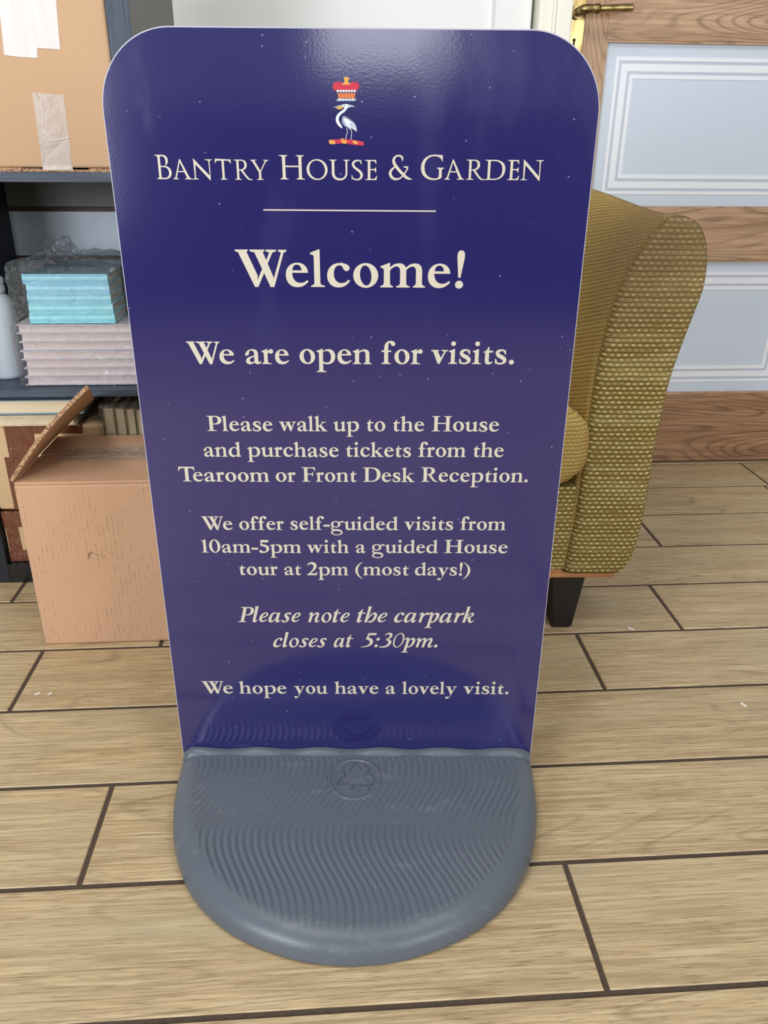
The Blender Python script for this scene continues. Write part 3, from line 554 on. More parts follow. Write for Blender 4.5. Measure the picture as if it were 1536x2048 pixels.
on(obj('shelf_board', bx(-.6035, -.306, YS, YBK, .3553, .3684, bev=.0008, seg=1, grain=0), M_shelf), sh_t)
on(obj('bottom_board', bx(-.6035, -.306, YS, YBK, 0, .0379, bev=.0008, seg=1, grain=0), M_black), sh_t)
on(obj('back_rail', bx(-.72, -.306, 1.652, YBK, .6395, .6922, grain=0), M_shelfgrey), sh_t)
on(obj('back_panel', bx(-.72, -.306, 1.672, YBK, .5475, .629), M_panelblue), sh_t)
on(obj('back_panel', bx(-.72, -.306, 1.672, YBK, .3684, .538), M_panelblue), sh_t)
on(obj('panel_joint', bx(-.72, -.306, 1.678, YBK, .538, .5475), M_brown), sh_t)
on(obj('shadow_line_strip', bx(-.72, -.306, 1.684, YBK, .629, .6395), M_brown), sh_t)  # brown strip in place of the shadow line below the back rail
on(obj('back_panel', bx(-.72, -.306, 1.672, YBK, .0379, .3553), M_shelf), sh_t)

# upper carton
t = thing('cardboard_carton', 'large tan cardboard carton with white paper label on the upper shelf board', 'box', (-.46, 1.5, .7065))
on(obj('carton_body', bx(-.602, -.3085, 1.345, 1.66, .7125, 1.05, bev=.003), M_card2), t)
bm = bmesh.new()
random.seed(3)
x = -.602
while x < -.309:                                   # crushed bottom flap edges
    w = random.uniform(.012, .05); x1 = min(x+w, -.3085); box(bm, x, x1, 1.343+random.uniform(0, .003), 1.60, .7067, .7067+random.uniform(.003, .0065)); x = x1
on(obj('bottom_flap', bm, M_corr), t)
lab = [(-.47, 1.02), (-.4557, .9107), (-.4593, .8614), (-.4372, .859), (-.4128, .8582), (-.4113, .8708), (-.3792, .8694), (-.3751, .9301), (-.37, 1.02)]
bm = bmesh.new(); prism(bm, lab, lambda a, b, d: (a, d, b), 1.3443, 1.345); on(obj('paper_label', bm, M_paper), t)
bm = bmesh.new(); prism(bm, [(-.4282, .8138), (-.3834, .8111), (-.3845, .760), (-.3854, .709), (-.43, .709), (-.4290, .76)], lambda a, b, d: (a, d, b), 1.3446, 1.345)
ct = on(obj('clear_tape', bm, M_cleartape), t)
bm = bmesh.new()
for pts in ([(-.4170, .812), (-.4172, .785), (-.420, .772), (-.419, .760), (-.4085, .752)], [(-.4215, .7515), (-.417, .7500), (-.405, .7505), (-.384, .7545)], [(-.4225, .755), (-.4215, .7515)], [(-.421, .7605), (-.4165, .7608)]):
    tube(bm, [(a, 1.3443, b) for a, b in pts], .0007, 5)
ob = obj('tape_crease', bm, M_paper); ob.parent = ct

# open box on the floor
t = thing('cardboard_box', 'brown cardboard box on the floor with one top flap standing up', 'box', (-.36, 1.227, 0))
bm = bx(-.4741, -.235, 1.1208, 1.333, .0005, .282, bev=.0035)
on(obj('box_body', bm, M_card), t)
zt = .2862
on(obj('top_flap', bx(-.4725, -.236, 1.1215, 1.2345, zt-.0045, zt, bev=.0015), M_card), t)
on(obj('top_flap', bx(-.4725, -.236, 1.2425, 1.3325, zt-.0045, zt+.001, bev=.0015), M_card), t)
on(obj('flap_edge', bx(-.47, -.237, 1.2335, 1.2365, zt-.0043, zt+.0002), M_corr), t)
on(obj('flap_edge', bx(-.47, -.237, 1.2415, 1.2445, zt-.0043, zt+.0020), M_corr), t)
bm = bmesh.new(); box(bm, -.44, -.236, 1.205, 1.268, zt+.0020, zt+.0024); on(obj('clear_tape', bm, M_boxtape), t)
def flap_pt(s, y, tt):
    # twisted flap: hinged along the left edge, its front corner pulled up higher than its back corner
    k = min(1, max(0, (y-1.123)/.203)); A = Vector((-.4745, 0, .2860))
    B = Vector((-.3420, 0, .4290)).lerp(Vector((-.3990, 0, .3540)), k)
    d = (B-A).normalized(); nn = Vector((-d.z, 0, d.x)); c = A.lerp(B, s)+nn*(.0065*math.sin(PI*s)*(1-k)+tt)
    return (c.x, y, c.z)
def flap(bm, t0, t1, y0, y1, s0, s1, ny):
    N = 10; sheet = [[[bm.verts.new(flap_pt(s0+(s1-s0)*i/N, y0+(y1-y0)*j/ny, tt)) for j in range(ny+1)] for i in range(N+1)] for tt in (t0, t1)]
    for S in sheet:
        for i in range(N):
            for j in range(ny): bm.faces.new((S[i][j], S[i+1][j], S[i+1][j+1], S[i][j+1]))
    a, c = sheet
    for i in range(N):
        for j in (0, ny): bm.faces.new((a[i][j], a[i+1][j], c[i+1][j], c[i][j]))
    for j in range(ny):
        for i in (0, N): bm.faces.new((a[i][j], a[i][j+1], c[i][j+1], c[i][j]))
bm = bmesh.new(); flap(bm, 0, .0058, 1.124, 1.326, 0, 1, 8); on(obj('side_flap', bm, M_card), t)
bm = bmesh.new(); flap(bm, .0006, .0052, 1.1228, 1.1242, .0, 1, 1); on(obj('flap_edge', bm, M_corr), t)
bm = bmesh.new()
tube(bm, [(-.382, 1.1206, .158), (-.379, 1.1206, .169)], .0016, 6); tube(bm, [(-.379, 1.1206, .169), (-.357, 1.1206, .160)], .0009, 6)
on(obj('dent', bm, M_corr), t)

# parcels, books and bottle in the shelving
def parcel(label, x0, x1, y0, y1, z0, z1, tapes):
    t = thing('taped_parcel', label, 'parcel', ((x0+x1)/2, (y0+y1)/2, z0), 0, 'taped parcels in the shelving')
    on(obj('parcel_body', bx(x0, x1, y0, y1, z0, z1, bev=.005, seg=3), M_kraft), t)
    for a in tapes: on(obj('brown_tape', bx(*a, bev=.0012, seg=1), M_tape), t)
parcel('cream kraft parcel with a vertical brown tape band, on top of another parcel', -.602, -.397, 1.346, 1.56, .1435, .3015, [(-.566, -.516, 1.3452, 1.4, .23, .302), (-.575, -.527, 1.3450, 1.36, .1437, .245), (-.545, -.432, 1.3453, 1.40, .2865, .3022)])
parcel('brown taped parcel resting on the black bottom shelf board', -.602, -.40, 1.347, 1.56, .038, .139, [(-.602, -.50, 1.3462, 1.40, .108, .1396), (-.5985, -.575, 1.3463, 1.36, .038, .11), (-.556, -.50, 1.3463, 1.36, .038, .11), (-.602, -.54, 1.3460, 1.37, .038, .062)])
def flat_book(name, label, x0, x1, y0, y1, z0, z1, cov, pages, group, spine_front=False, top=None, ct=.0016):
    t = thing(name, label, 'book', ((x0+x1)/2, (y0+y1)/2, z0), 0, group)
    bm = bmesh.new()
    box(bm, x0, x1, y0, y1, z1-ct, z1); box(bm, x0, x1, y0, y1, z0, z0+ct)
    if spine_front:
        h = (z1-z0)/2; n = 8
        pr = [(y0+.004, z0), (y0+.004, z1)]+[(y0+.0035-.0035*math.sin(PI*k/n), z1-(z1-z0)*k/n) for k in range(n+1)]
        prism(bm, pr[1:2]+pr[2:]+pr[:1], lambda a, b, d: (d, a, b), x0, x1)
    else: box(bm, x0, x1, y1-.003, y1, z0, z1)
    if top:
        for f in bm.faces:
            f.normal_update()
            if f.calc_center_median().z > z1-.0002: f.material_index = 1
    on(obj('cover', bm, [cov, top] if top else cov), t)
    e = .004
    on(obj('page_block', bx(x0+e, x1-e, y0+(.005 if spine_front else e), y1-.004, z0+ct, z1-ct), pages), t)
    return t
ORD5 = ['lowest', 'second lowest', 'middle', 'second highest', 'topmost']
xs = [(-.4955, -.3565), (-.494, -.3575), (-.4935, -.359), (-.4925, -.3595), (-.4965, -.3600)]
for k in range(5):
    z0 = .4742+k*.01595
    flat_book('hardback_book', f'light blue hardback, {ORD5[k]} of the film wrapped blue stack', xs[k][0], xs[k][1], 1.362, 1.56, z0, z0+.0154, M_blue[4-k], M_page, 'light blue hardbacks', True, M_bluetop if k == 4 else None)
ORD7 = ['lowest', 'second from bottom', 'third from bottom', 'middle', 'third from top', 'second from top', 'topmost']
for k in range(7):
    z0 = .3700+k*.01475
    flat_book('paperback_book', f'pale pink book, {ORD7[k]} of the seven beneath the blue hardbacks', -.5195+.001*(k % 3), -.322-.001*(k % 2), 1.358+.0012*((k*5) % 3), 1.59, z0, z0+.0143, M_palecover, M_pinkpage, 'pale pink books under the blue stack', False, None, .0011)
flat_book('hardback_book', 'cream paged hardback with sky blue cover, lying just under the middle shelf board', -.602, -.4255, 1.342, 1.53, .3235, .3485, M_skycover, M_page, None)
flat_book('hardback_book', 'cream hardback in plastic, between the sky blue book and the taped parcel', -.602, -.442, 1.343, 1.53, .3025, .3215, M_page, M_page, None)
nm = ['leftmost', 'second from left', 'third from left', 'rightmost']
for k, (a, b) in enumerate(((-.3935, -.375), (-.3735, -.3565), (-.355, -.340), (-.338, -.3225))):
    t = thing('upright_book', f'olive book standing upright under the film, {nm[k]} of four', 'book', ((a+b)/2, 1.43, .038), 0, 'olive books standing in the lower compartment')
    zt_ = .333-.0012*k
    bm = bmesh.new(); box(bm, a, a+.0015, 1.345, 1.52, .0382, zt_); box(bm, b-.0015, b, 1.345, 1.52, .0382, zt_); box(bm, a, b, 1.517, 1.52, .0382, zt_)
    on(obj('cover', bm, M_olivecover), t)
    on(obj('page_block', bx(a+.0015, b-.0015, 1.348, 1.517, .041, zt_-.003), M_page), t)
t = thing('plastic_bottle', 'white translucent plastic bottle beside the wrapped book stack', 'bottle', (-.5725, 1.43, .3684))
bm = bmesh.new(); lathe(bm, [(.026, .3687), (.0295, .371), (.0305, .376), (.0305, .478), (.029, .493), (.024, .505), (.018, .512), (.016, .514)], 36, (-.5725, 1.43)); on(obj('bottle_body', bm, M_bottle, None, True, angle=50), t)
bm = bmesh.new(); lathe(bm, [(.016, .514), (.019, .515), (.0195, .518), (.0195, .524), (.0185, .5255), (.0185, .529), (.0195, .530), (.0195, .5375), (.0175, .540)], 30, (-.5725, 1.43)); on(obj('bottle_cap', bm, M_bottle, None, True, angle=30), t)

def film(label, x0, x1, y0, y1, z0, z1, amp, tufts=(), seed=0, skirt=0):
    bm = bmesh.new(); bmesh.ops.create_cube(bm, size=2); bmesh.ops.subdivide_edges(bm, edges=bm.edges[:], cuts=34, use_grid_fill=True)
    cx, cy, cz = (x0+x1)/2, (y0+y1)/2, (z0+z1)/2
    kill = []
    for v in bm.verts:
        p = v.co.copy(); q = Vector((cx+p.x*(x1-x0)/2, cy+p.y*(y1-y0)/2, cz+p.z*(z1-z0)/2))
        nrm = Vector((p.x if abs(p.x) > .99 else 0, p.y if abs(p.y) > .99 else 0, p.z if abs(p.z) > .99 else 0)).normalized()
        s = Vector((q.x*28+seed, q.y*28, q.z*38)); t_ = noise.turbulence_vector(s, 3, True)
        h = noise.ridged_multi_fractal(s*1.2, 1.0, 2.0, 4, 1.0, 2.0)
        q += nrm*amp*(.35+.5*h*.6)+t_*amp*.35
        if p.z > .2:
            for (tx, ty, tz, rx, ry) in tufts:
                w = math.exp(-((q.x-tx)/rx)**2-((q.y-ty)/ry)**2)*max(0, (p.z-.2)/.8)
                q.z += w*tz*(.75+.5*noise.noise(s*1.7)); q.x += w*.015*noise.noise(s*2+Vector((9, 0, 0))); q.y += w*.02*noise.noise(s*2+Vector((0, 7, 0)))
        if q.z < z0+.0006: q.z = z0+.0006
        q.y = max(q.y, y0-.006)
        v.co = q
    bmesh.ops.delete(bm, geom=[f for f in bm.faces if f.calc_center_median().z < z0+.002], context='FACES')
    return tag(obj('plastic_film', bm, M_film, None, True, angle=18), label, 'plastic film')
film('crumpled clear film wrapped round the light blue hardbacks', -.5155, -.338, 1.3535, 1.575, .4740, .562, .006, [(-.436, 1.42, .034, .013, .03), (-.452, 1.41, .030, .020, .04), (-.474, 1.41, .020, .016, .04), (-.410, 1.42, .014, .018, .04), (-.50, 1.40, .008, .03, .05), (-.375, 1.43, .020, .035, .05)], 1.0)
film('clear film stretched over the pale pink book stack', -.5245, -.3195, 1.3510, 1.598, .3690, .4690, .0035, [], 5.0)
film('clear film over the olive upright books on the bottom shelf board', -.3965, -.3155, 1.3385, 1.53, .0386, .338, .004, [(-.345, 1.38, .006, .03, .05)], 9.0)
film('clear film round the cream hardback above the taped parcel', -.598, -.436, 1.338, 1.54, .3022, .3215, .0020, [], 13.0)

# ---------------------------------------------------------------- tub armchair
ch = thing('tub_armchair', 'gold woven tub armchair with black tapered legs behind the sign', 'armchair', (.48, 1.1143, 0), math.radians(-2.4))
XC = .15-.48                                        # chair centre line in chair coordinates
inner = [(.3765, .113), (.3800, .16), (.3850, .2), (.3867, .251), (.388, .309), (.3893, .3657), (.3900, .412), (.3928, .4646), (.3994, .5151), (.4077, .5569), (.4222, .5975), (.4390, .630)]
outer = [(.4530, .648), (.4688, .6600), (.4864, .6612), (.5052, .6533), (.5200, .634), (.5285, .6041), (.5299, .5668), (.5229, .532), (.5125, .4855), (.503, .4337), (.498, .372), (.4962, .3157), (.4954, .2486), (.4938, .1874), (.4880, .145), (.4790, .122), (.4700, .113)]
def resample(P, n):
    V = [Vector(p) for p in P]; L = [0]
    for a, b in zip(V, V[1:]): L.append(L[-1]+(b-a).length)
    out = []; j = 0
    for k in range(n):
        s = L[-1]*k/(n-1)
        while j < len(L)-2 and L[j+1] < s: j += 1
        t = (s-L[j])/max(1e-9, L[j+1]-L[j])
        # Catmull-Rom
        p0, p1, p2, p3 = V[max(0, j-1)], V[j], V[j+1], V[min(len(V)-1, j+2)]
        out.append(.5*(2*p1+(p2-p0)*t+(2*p0-5*p1+4*p2-p3)*t*t+(3*p1-p0-3*p2+p3)*t**3))
    return out
SEC = resample(inner+outer, 132)
JTOP = max(range(132), key=lambda k: SEC[k][1])
path = []                                           # (x, y, outward x, outward y) from right arm round the back to the left arm
REF = .43; RR = .22; YB = .33; xr = REF-.48; xl = 2*XC-xr
def bez(P, t):
    s = 1-t; return tuple(s**3*P[0][k]+3*s*s*t*P[1][k]+3*s*t*t*P[2][k]+t**3*P[3][k] for k in (0, 1))
hp = [bez(((xr, .004), (xr-.075, .24), (xr-.070, .54), (XC, .54)), k/60) for k in range(61)]
pp = hp+[(2*XC-x, y) for x, y in hp[-2::-1]]
for k, (x, y) in enumerate(pp):
    a, c = pp[max(0, k-1)], pp[min(len(pp)-1, k+1)]; tx, ty = c[0]-a[0], c[1]-a[1]; m_ = math.hypot(tx, ty)
    if k in (0, len(pp)-1): path.append((x, y, 1 if k == 0 else -1, 0))
    else: path.append((x, y, ty/m_, -tx/m_))
def half_in(y):     # clear half width between the arms at depth y
    yy = max(.004, min(.50, y)); q = min(hp[:52], key=lambda p: abs(p[1]-yy)); return q[0]-XC-.040
bm = bmesh.new(); uvl = bm.loops.layers.uv.verify(); rings = []; us = []; acc = 0
vs_ = [0]
for a, b in zip(SEC, SEC[1:]): vs_.append(vs_[-1]+(b-a).length)
for i, (x, y, ox, oy) in enumerate(path):
    if i: acc += math.hypot(x-path[i-1][0], y-path[i-1][1])
    us.append(acc); ring = []
    tq = min(1, max(0, y/.30)); lift = .026*tq*tq*(3-2*tq)
    for p in SEC:
        dd = p[0]-REF; z = p[1]+lift*max(0, (p[1]-.3)/.36)
        ring.append(bm.verts.new((x+ox*dd, y+oy*dd, z)))
    rings.append(ring)
for i in range(len(rings)-1):
    for j in range(len(SEC)-1):
        f = bm.faces.new((rings[i][j], rings[i+1][j], rings[i+1][j+1], rings[i][j+1]))
        f.material_index = 1 if j < JTOP else 0
        for l, (ii, jj) in zip(f.loops, ((i, j), (i+1, j), (i+1, j+1), (i, j+1))): l[uvl].uv = (us[ii], vs_[jj]+.34*(1 if vs_[jj] > .25 else vs_[jj]/.25)*min(us[ii], acc-us[ii]))
for i in range(len(rings)-1):
    bm.faces.new((rings[i][0], rings[i+1][0], rings[i+1][-1], rings[i][-1]))
obj('tub_back', bm, [M_fab, M_fabin], ch, True)
cx = sum(p[0] for p in SEC)/len(SEC); czz = sum(p[1] for p in SEC)/len(SEC)
def inset_ring(dst):
    out = []; N = len(SEC)
    for k in range(N):
        a, b = SEC[(k-1) % N], SEC[(k+1) % N]; t_ = (b-a).normalized(); nn_ = Vector((t_[1], -t_[0]))
        if SEC[k][1] < .14: nn_ = Vector(((1 if k < N/2 else -1), 0))
        out.append((SEC[k][0]+nn_[0]*dst, SEC[k][1]+nn_[1]*dst))
    return out
for sgn in (1, -1):
    bm = bmesh.new(); uvl = bm.loops.layers.uv.verify()
    lay = []
    for dst, y in ((0, .006), (.0016, .0006), (.0045, -.0035), (.009, -.0058), (.016, -.0072)):
        R_ = inset_ring(dst)
        lay.append([bm.verts.new(((px-.48) if sgn > 0 else 2*XC-(px-.48), y, pz)) for px, pz in R_])
    for a, b in zip(lay, lay[1:]):
        for k in range(len(a)): bm.faces.new((a[k], a[(k+1) % len(a)], b[(k+1) % len(a)], b[k]))
    R_ = inset_ring(.016)
    for tt in tessellate_polygon([[Vector((a, b, 0)) for a, b in R_]]): bm.faces.new([lay[-1][k] for k in tt])
    for f in bm.faces:
        for l in f.loops: l[uvl].uv = (l.vert.co.x*sgn+.9, l.vert.co.z)
    obj('arm_front', bm, M_fab, ch, True)
    bm = bmesh.new(); tube(bm, [((p[0]-.48) if sgn > 0 else 2*XC-(p[0]-.48), .0035, p[1]) for p in SEC[1:64]], .0010, 6); obj('seam', bm, M_seam, ch, True)
obj('seat_base', bx(2*XC-(.33-.48), .33-.48, .05, .50, .0985, .25, bev=.004, grain=0, uvo=(.9, 0)), M_fab, ch)
# rail below the cushion, base board, legs
bm = bx(2*XC-(.383-.48), .383-.48, .003, .05, .113, .262, bev=.004, grain=0, uvo=(.9, 0)); obj('front_rail', bm, M_fab, ch)
obj('base_board', bx(2*XC-(.4625-.48), .4625-.48, .004, .24, .0985, .1135, bev=.001, grain=0), M_ply, ch)
def leg(x0, x1, xa, xb, y0, y1, ya, yb):
    bm = bmesh.new()
    T = [bm.verts.new((x, y, .0985)) for x, y in ((x0, y0), (x1, y0), (x1, y1), (x0, y1))]
    Bq = [bm.verts.new((x, y, 0)) for x, y in ((xa, ya), (xb, ya), (xb, yb), (xa, yb))]
    for k in range(4): bm.faces.new((T[k], T[(k+1) % 4], Bq[(k+1) % 4], Bq[k]))
    bm.faces.new(T); bm.faces.new(Bq[::-1])
    bmesh.ops.bevel(bm, geom=bm.edges[:], offset=.0025, segments=2, affect='EDGES')
    obj('leg', bm, M_leg, ch)
lx = lambda x: x-.48
for s in (1, -1):
    mx = (lambda v: v) if s > 0 else (lambda v: 2*XC-v)
    leg(mx(lx(.358)), mx(lx(.4165)), mx(lx(.367)), mx(lx(.402)), .008, .062, .006, .042)
    leg(mx(lx(.300)), mx(lx(.355)), mx(lx(.305)), mx(lx(.340)), .43, .485, .45, .485)
# seat cushion: soft rounded block
bm = bmesh.new(); bmesh.ops.create_cube(bm, size=2); bmesh.ops.subdivide_edges(bm, edges=bm.edges[:], cuts=20, use_grid_fill=True)
uvl = bm.loops.layers.uv.verify(); orig = {v: v.co.copy() for v in bm.verts}
for v in bm.verts:
    p = v.co.copy(); ex = 3.0
    m_ = ((abs(p.x)**ex+abs(p.z)**ex)**(16/ex)+abs(p.y)**16)**(1/16); q = p/m_
    v.co = (XC+q.x*(.0115+half_in(.262+q.y*.272)), .262+q.y*.2785, .3285+q.z*.0835+(.006*(1-q.x*q.x)*(1-q.y*q.y) if q.z > 0 else 0))
for f in bm.faces:
    f.normal_update(); c = sum((orig[v] for v in f.verts), Vector())/4; ax = max(range(3), key=lambda k: abs(c[k]))
    for l in f.loops:
        p = l.vert.co; l[uvl].uv = ((p.x+.9, p.z), (p.x+.9, p.y), (p.y, p.z))[{1: 0, 2: 1, 0: 2}[ax]]
obj('seat_cushion', bm, M_fabin, ch, True)

# ---------------------------------------------------------------- the pavement sign
CU = Vector((.0241, .79065, 0)); E = Vector((.99799, -.06336, 0)); NRM = Vector((-.06336, -.99799, 0))
RZS = math.atan2(E.y, E.x)
sg = thing('pavement_sign', 'tall dark blue welcome sign with cream lettering on a grey plastic foot', 'sign', CU, RZS)
# local frame: x along the panel, -y towards the viewer, z up
PW, PT, PB, PR = .2219, .8345, .030, .066
def outline(hw, zb, zt_, r, n=20):
    pts = [(-hw, zb), (hw, zb)]
    for k in range(n+1):
        a = PI/2*k/n; pts.append((hw-r+r*math.cos(a), zt_-r+r*math.sin(a)))
    for k in range(n+1):
        a = PI/2+PI/2*k/n; pts.append((-hw+r+r*math.cos(a), zt_-r+r*math.sin(a)))
    return pts
bm = bmesh.new(); prism(bm, outline(PW, PB, PT, PR), lambda a, b, d: (a, d, b), .0006, .0046)
panel = obj('sign_panel', bm, M_edge, sg)
bm = bmesh.new(); prism(bm, outline(PW-.0009, PB, PT-.0011, PR-.0008), lambda a, b, d: (a, d, b), 0, .0007)
face = obj('blue_face', bm, M_sign, panel)
words = [('BANTRY','c',-.1798,-.0763,.713,.0204),('HOUSE','c',-.0665,.0232,.7136,.0204),('&','c',.0339,.0553,.714,.0204),('GARDEN','c',.0633,.1757,.7145,.0204)],[('Welcome!','r',-.1125,.1076,.6173,.0343)],[('We','r',-.1675,-.1203,.5408,.0227),('are','r',-.1091,-.0652,.5411,.0228),('open','r',-.0545,.0183,.5416,.0228),('for','r',.0282,.0695,.5419,.0229),('visits.','r',.0781,.1622,.5424,.0228)],[('Please','r',-.1538,-.0854,.4697,.0165),('walk','r',-.0785,-.0282,.47,.0166),('up','r',-.0216,.005,.4702,.0165),('to','r',.0129,.0326,.4704,.0166),('the','r',.0406,.0733,.4705,.0165),('House','r',.0812,.1518,.4707,.0166)],[('and','r',-.1598,-.1202,.441,.0166),('purchase','r',-.1136,-.0167,.4413,.0166),('tickets','r',-.009,.0601,.4417,.0166),('from','r',.068,.1184,.442,.0166),('the','r',.1263,.1587,.4422,.0166)],[('Tearoom','r',-.1892,-.0919,.4124,.0166),('or','r',-.0849,-.0636,.4126,.0167),('Front','r',-.0567,.002,.4128,.0166),('Desk','r',.009,.0646,.413,.0166),('Reception.','r',.0717,.1869,.4134,.0167)],[('We','r',-.1693,-.1355,.3546,.0164),('offer','r',-.1281,-.0789,.3548,.0164),('self-guided','r',-.0714,.0478,.3552,.0164),('visits','r',.0545,.1087,.3556,.0164),('from','r',.1166,.1669,.3558,.0163)],[('10am-5pm','r',-.1723,-.0606,.3262,.0164),('with','r',-.0542,-.0071,.3264,.0164),('a','r',.0006,.0115,.3266,.0165),('guided','r',.0187,.0929,.3268,.0164),('House','r',.1,.1712,.327,.0165)],[('tour','r',-.132,-.0883,.2977,.0167),('at','r',-.0809,-.062,.2978,.0166),('2pm','r',-.055,-.0081,.2978,.0166),('(most','r',-.0002,.0605,.298,.0166),('days!)','r',.0677,.1307,.2981,.0166)],[('Please','i',-.1382,-.0644,.2348,.0204),('note','i',-.0559,-.0071,.2349,.0205),('the','i',.001,.0369,.235,.0205),('carpark','i',.0447,.1384,.2352,.0205)],[('closes','i',-.0986,-.0347,.2,.0199),('at','i',-.0266,-.0032,.2002,.0201),('5:30pm.','i',.0056,.0969,.2004,.0201)],[('We','r',-.1884,-.151,.132,.0183),('hope','r',-.1433,-.0856,.132,.0184),('you','r',-.0764,-.0356,.1321,.0184),('have','r',-.0267,.027,.1322,.0183),('a','r',.0356,.0478,.1322,.0184),('lovely','r',.0558,.1228,.1322,.0185),('visit.','r',.1308,.1864,.1324,.0184)]
for ln in words:
    bm = bmesh.new()
    for (w_, st, x0, x1, zb, cap) in ln:
        comps, a, b = set_word(w_, st); kx = (x1-x0)/(b-a); kz = cap/100
        for i, c in enumerate(comps):
            dy = -.00030-.000012*(i % 7)
            comps_to_bm(bm, [c], lambda p: (x0+(p[0]-a)*kx, dy, zb+p[1]*kz))
    obj('lettering', bm, M_text, face)
obj('divider_line', bx(-.0832, .0783, -.0003, 0, .6865, .6877), M_text, face)
# crest: coronet, heron and wreath
CK = .0740/1000
def cr_(p, dy): return (-.0621-.0000031*p[1]+p[0]*CK, dy, .8058-p[1]*.0000673+p[0]*.0000006)
crest = obj('crest_crown', bmesh.new(), C_RED, face)
def crest_mesh(name, parts, parent):
    bm = bmesh.new(); mats = []
    for i, (m, c) in enumerate(parts):
        if m not in mats: mats.append(m)
        dy = -.0003-.000012*i
        comps_to_bm(bm, [c], lambda p: cr_(p, dy), mats.index(m))
    o = obj(name, bm, mats, parent); return o
bpy.data.objects.remove(crest)
crown = [(C_RED, sh('630 262 C 620 235 640 205 665 195 C 690 188 715 190 740 210 L 785 228 830 212 C 850 195 880 190 905 195 C 935 205 950 235 944 258 C 940 275 920 290 910 300 L 665 300 C 650 290 635 275 630 262')),
         (C_GOLD, sh('735 226 C 738 212 752 208 762 200 C 768 190 774 182 768 175 C 756 168 756 150 764 143 C 776 135 806 135 816 143 C 824 150 822 168 810 176 C 806 184 812 196 818 202 C 828 208 840 214 841 228 C 830 222 812 222 800 230 L 788 222 776 230 C 764 222 748 222 735 226')),
         (C_DRK, rect(672, 912, 296, 330)), (C_ORG, sh('690 326 L 906 326 888 392 C 850 380 740 380 700 392'))]
for k in range(7): crown.append((C_WHT, dot(692+k*33.5, 300, 14)))
for k in range(6): crown.append((C_WHT, sh(f'{690+k*36} 412 L {696+k*36} 386 {712+k*36} 400 {724+k*36} 386 {730+k*36} 412')))
crown.append((C_GRY, stroke([(674, 400, 8), (700, 412, 14), (790, 410, 14), (880, 412, 14), (914, 402, 8)])))
for k in range(5): crown.append((C_WHT, sh(f'{702+k*38} 404 L {716+k*38} 384 {732+k*38} 404')))
crest_mesh('crest_crown', crown, face)
heron = [(C_GRY, stroke([(638, 492, 3), (690, 480, 13), (765, 462, 16)])), (C_GOLD, sh('668 496 C 700 486 735 474 770 474 C 765 490 750 510 725 514 C 705 516 680 508 668 496')),
         (C_WHT, sh('745 470 C 760 452 800 448 830 458 C 850 462 868 470 888 470 C 872 482 850 490 830 492 C 815 500 790 502 768 490')), (C_GRY, stroke([(820, 466, 20), (860, 478, 14), (906, 484, 3)])), (C_DRK, dot(778, 472, 7)),
         (C_WHT, stroke([(800, 490, 34), (778, 525, 34), (740, 555, 34), (708, 585, 34), (693, 620, 34), (697, 655, 36), (715, 690, 34), (740, 720, 24), (758, 740, 6)])), (C_GRY, stroke([(812, 500, 8), (790, 530, 8), (752, 562, 8), (722, 592, 8), (710, 625, 8)])),
         (C_DRK, sh('760 594 C 790 582 840 605 875 640 C 900 665 920 690 928 715 L 880 700 790 630')),
         (C_GRY, sh('756 605 C 770 590 790 592 800 612 L 850 640 C 890 665 915 690 925 720 L 940 784 C 915 775 890 755 872 742 L 852 756 C 835 742 815 728 790 716 C 765 700 745 668 748 640')),
         (C_WHT, sh('770 625 C 800 612 840 640 856 668 C 862 690 850 705 835 715 C 810 705 775 668 770 625')), (C_WHT, stroke([(790, 715, 6), (830, 700, 12), (880, 730, 12), (930, 770, 5)])), (C_WHT, stroke([(860, 660, 10), (900, 710, 12), (928, 762, 4)])), (C_WHT, stroke([(835, 718, 20), (850, 750, 8), (856, 758, 3)])),
         (C_WHT, stroke([(806, 738, 6), (820, 770, 6), (818, 800, 6), (800, 872, 7)])), (C_WHT, stroke([(864, 752, 6), (874, 785, 6), (873, 815, 6), (868, 880, 7)]))]
crest_mesh('crest_heron', heron, face)
wr = [(C_RED, stroke([(600, 905, 44), (640, 902, 54), (700, 902, 52), (790, 898, 56), (870, 908, 56), (950, 918, 56), (1010, 928, 46), (1028, 930, 30)]))]
wr += [(C_GOLD, sh('598 905 C 592 890 600 882 620 884 L 650 888 C 672 894 680 915 676 928 C 655 938 620 938 602 920')), (C_GOLD, sh('745 888 C 770 878 800 884 822 894 C 826 910 810 926 790 930 C 768 926 750 908 745 888')), (C_GOLD, sh('885 892 C 910 884 935 896 955 918 C 958 930 935 936 915 930 C 900 920 888 905 885 892')), (C_GOLD, stroke([(738, 876, 8), (760, 868, 12), (780, 874, 8)])), (C_DRK, stroke([(690, 920, 3), (700, 890, 3)])), (C_DRK, stroke([(835, 930, 3), (848, 886, 3)]))]
crest_mesh('crest_wreath', wr, face)

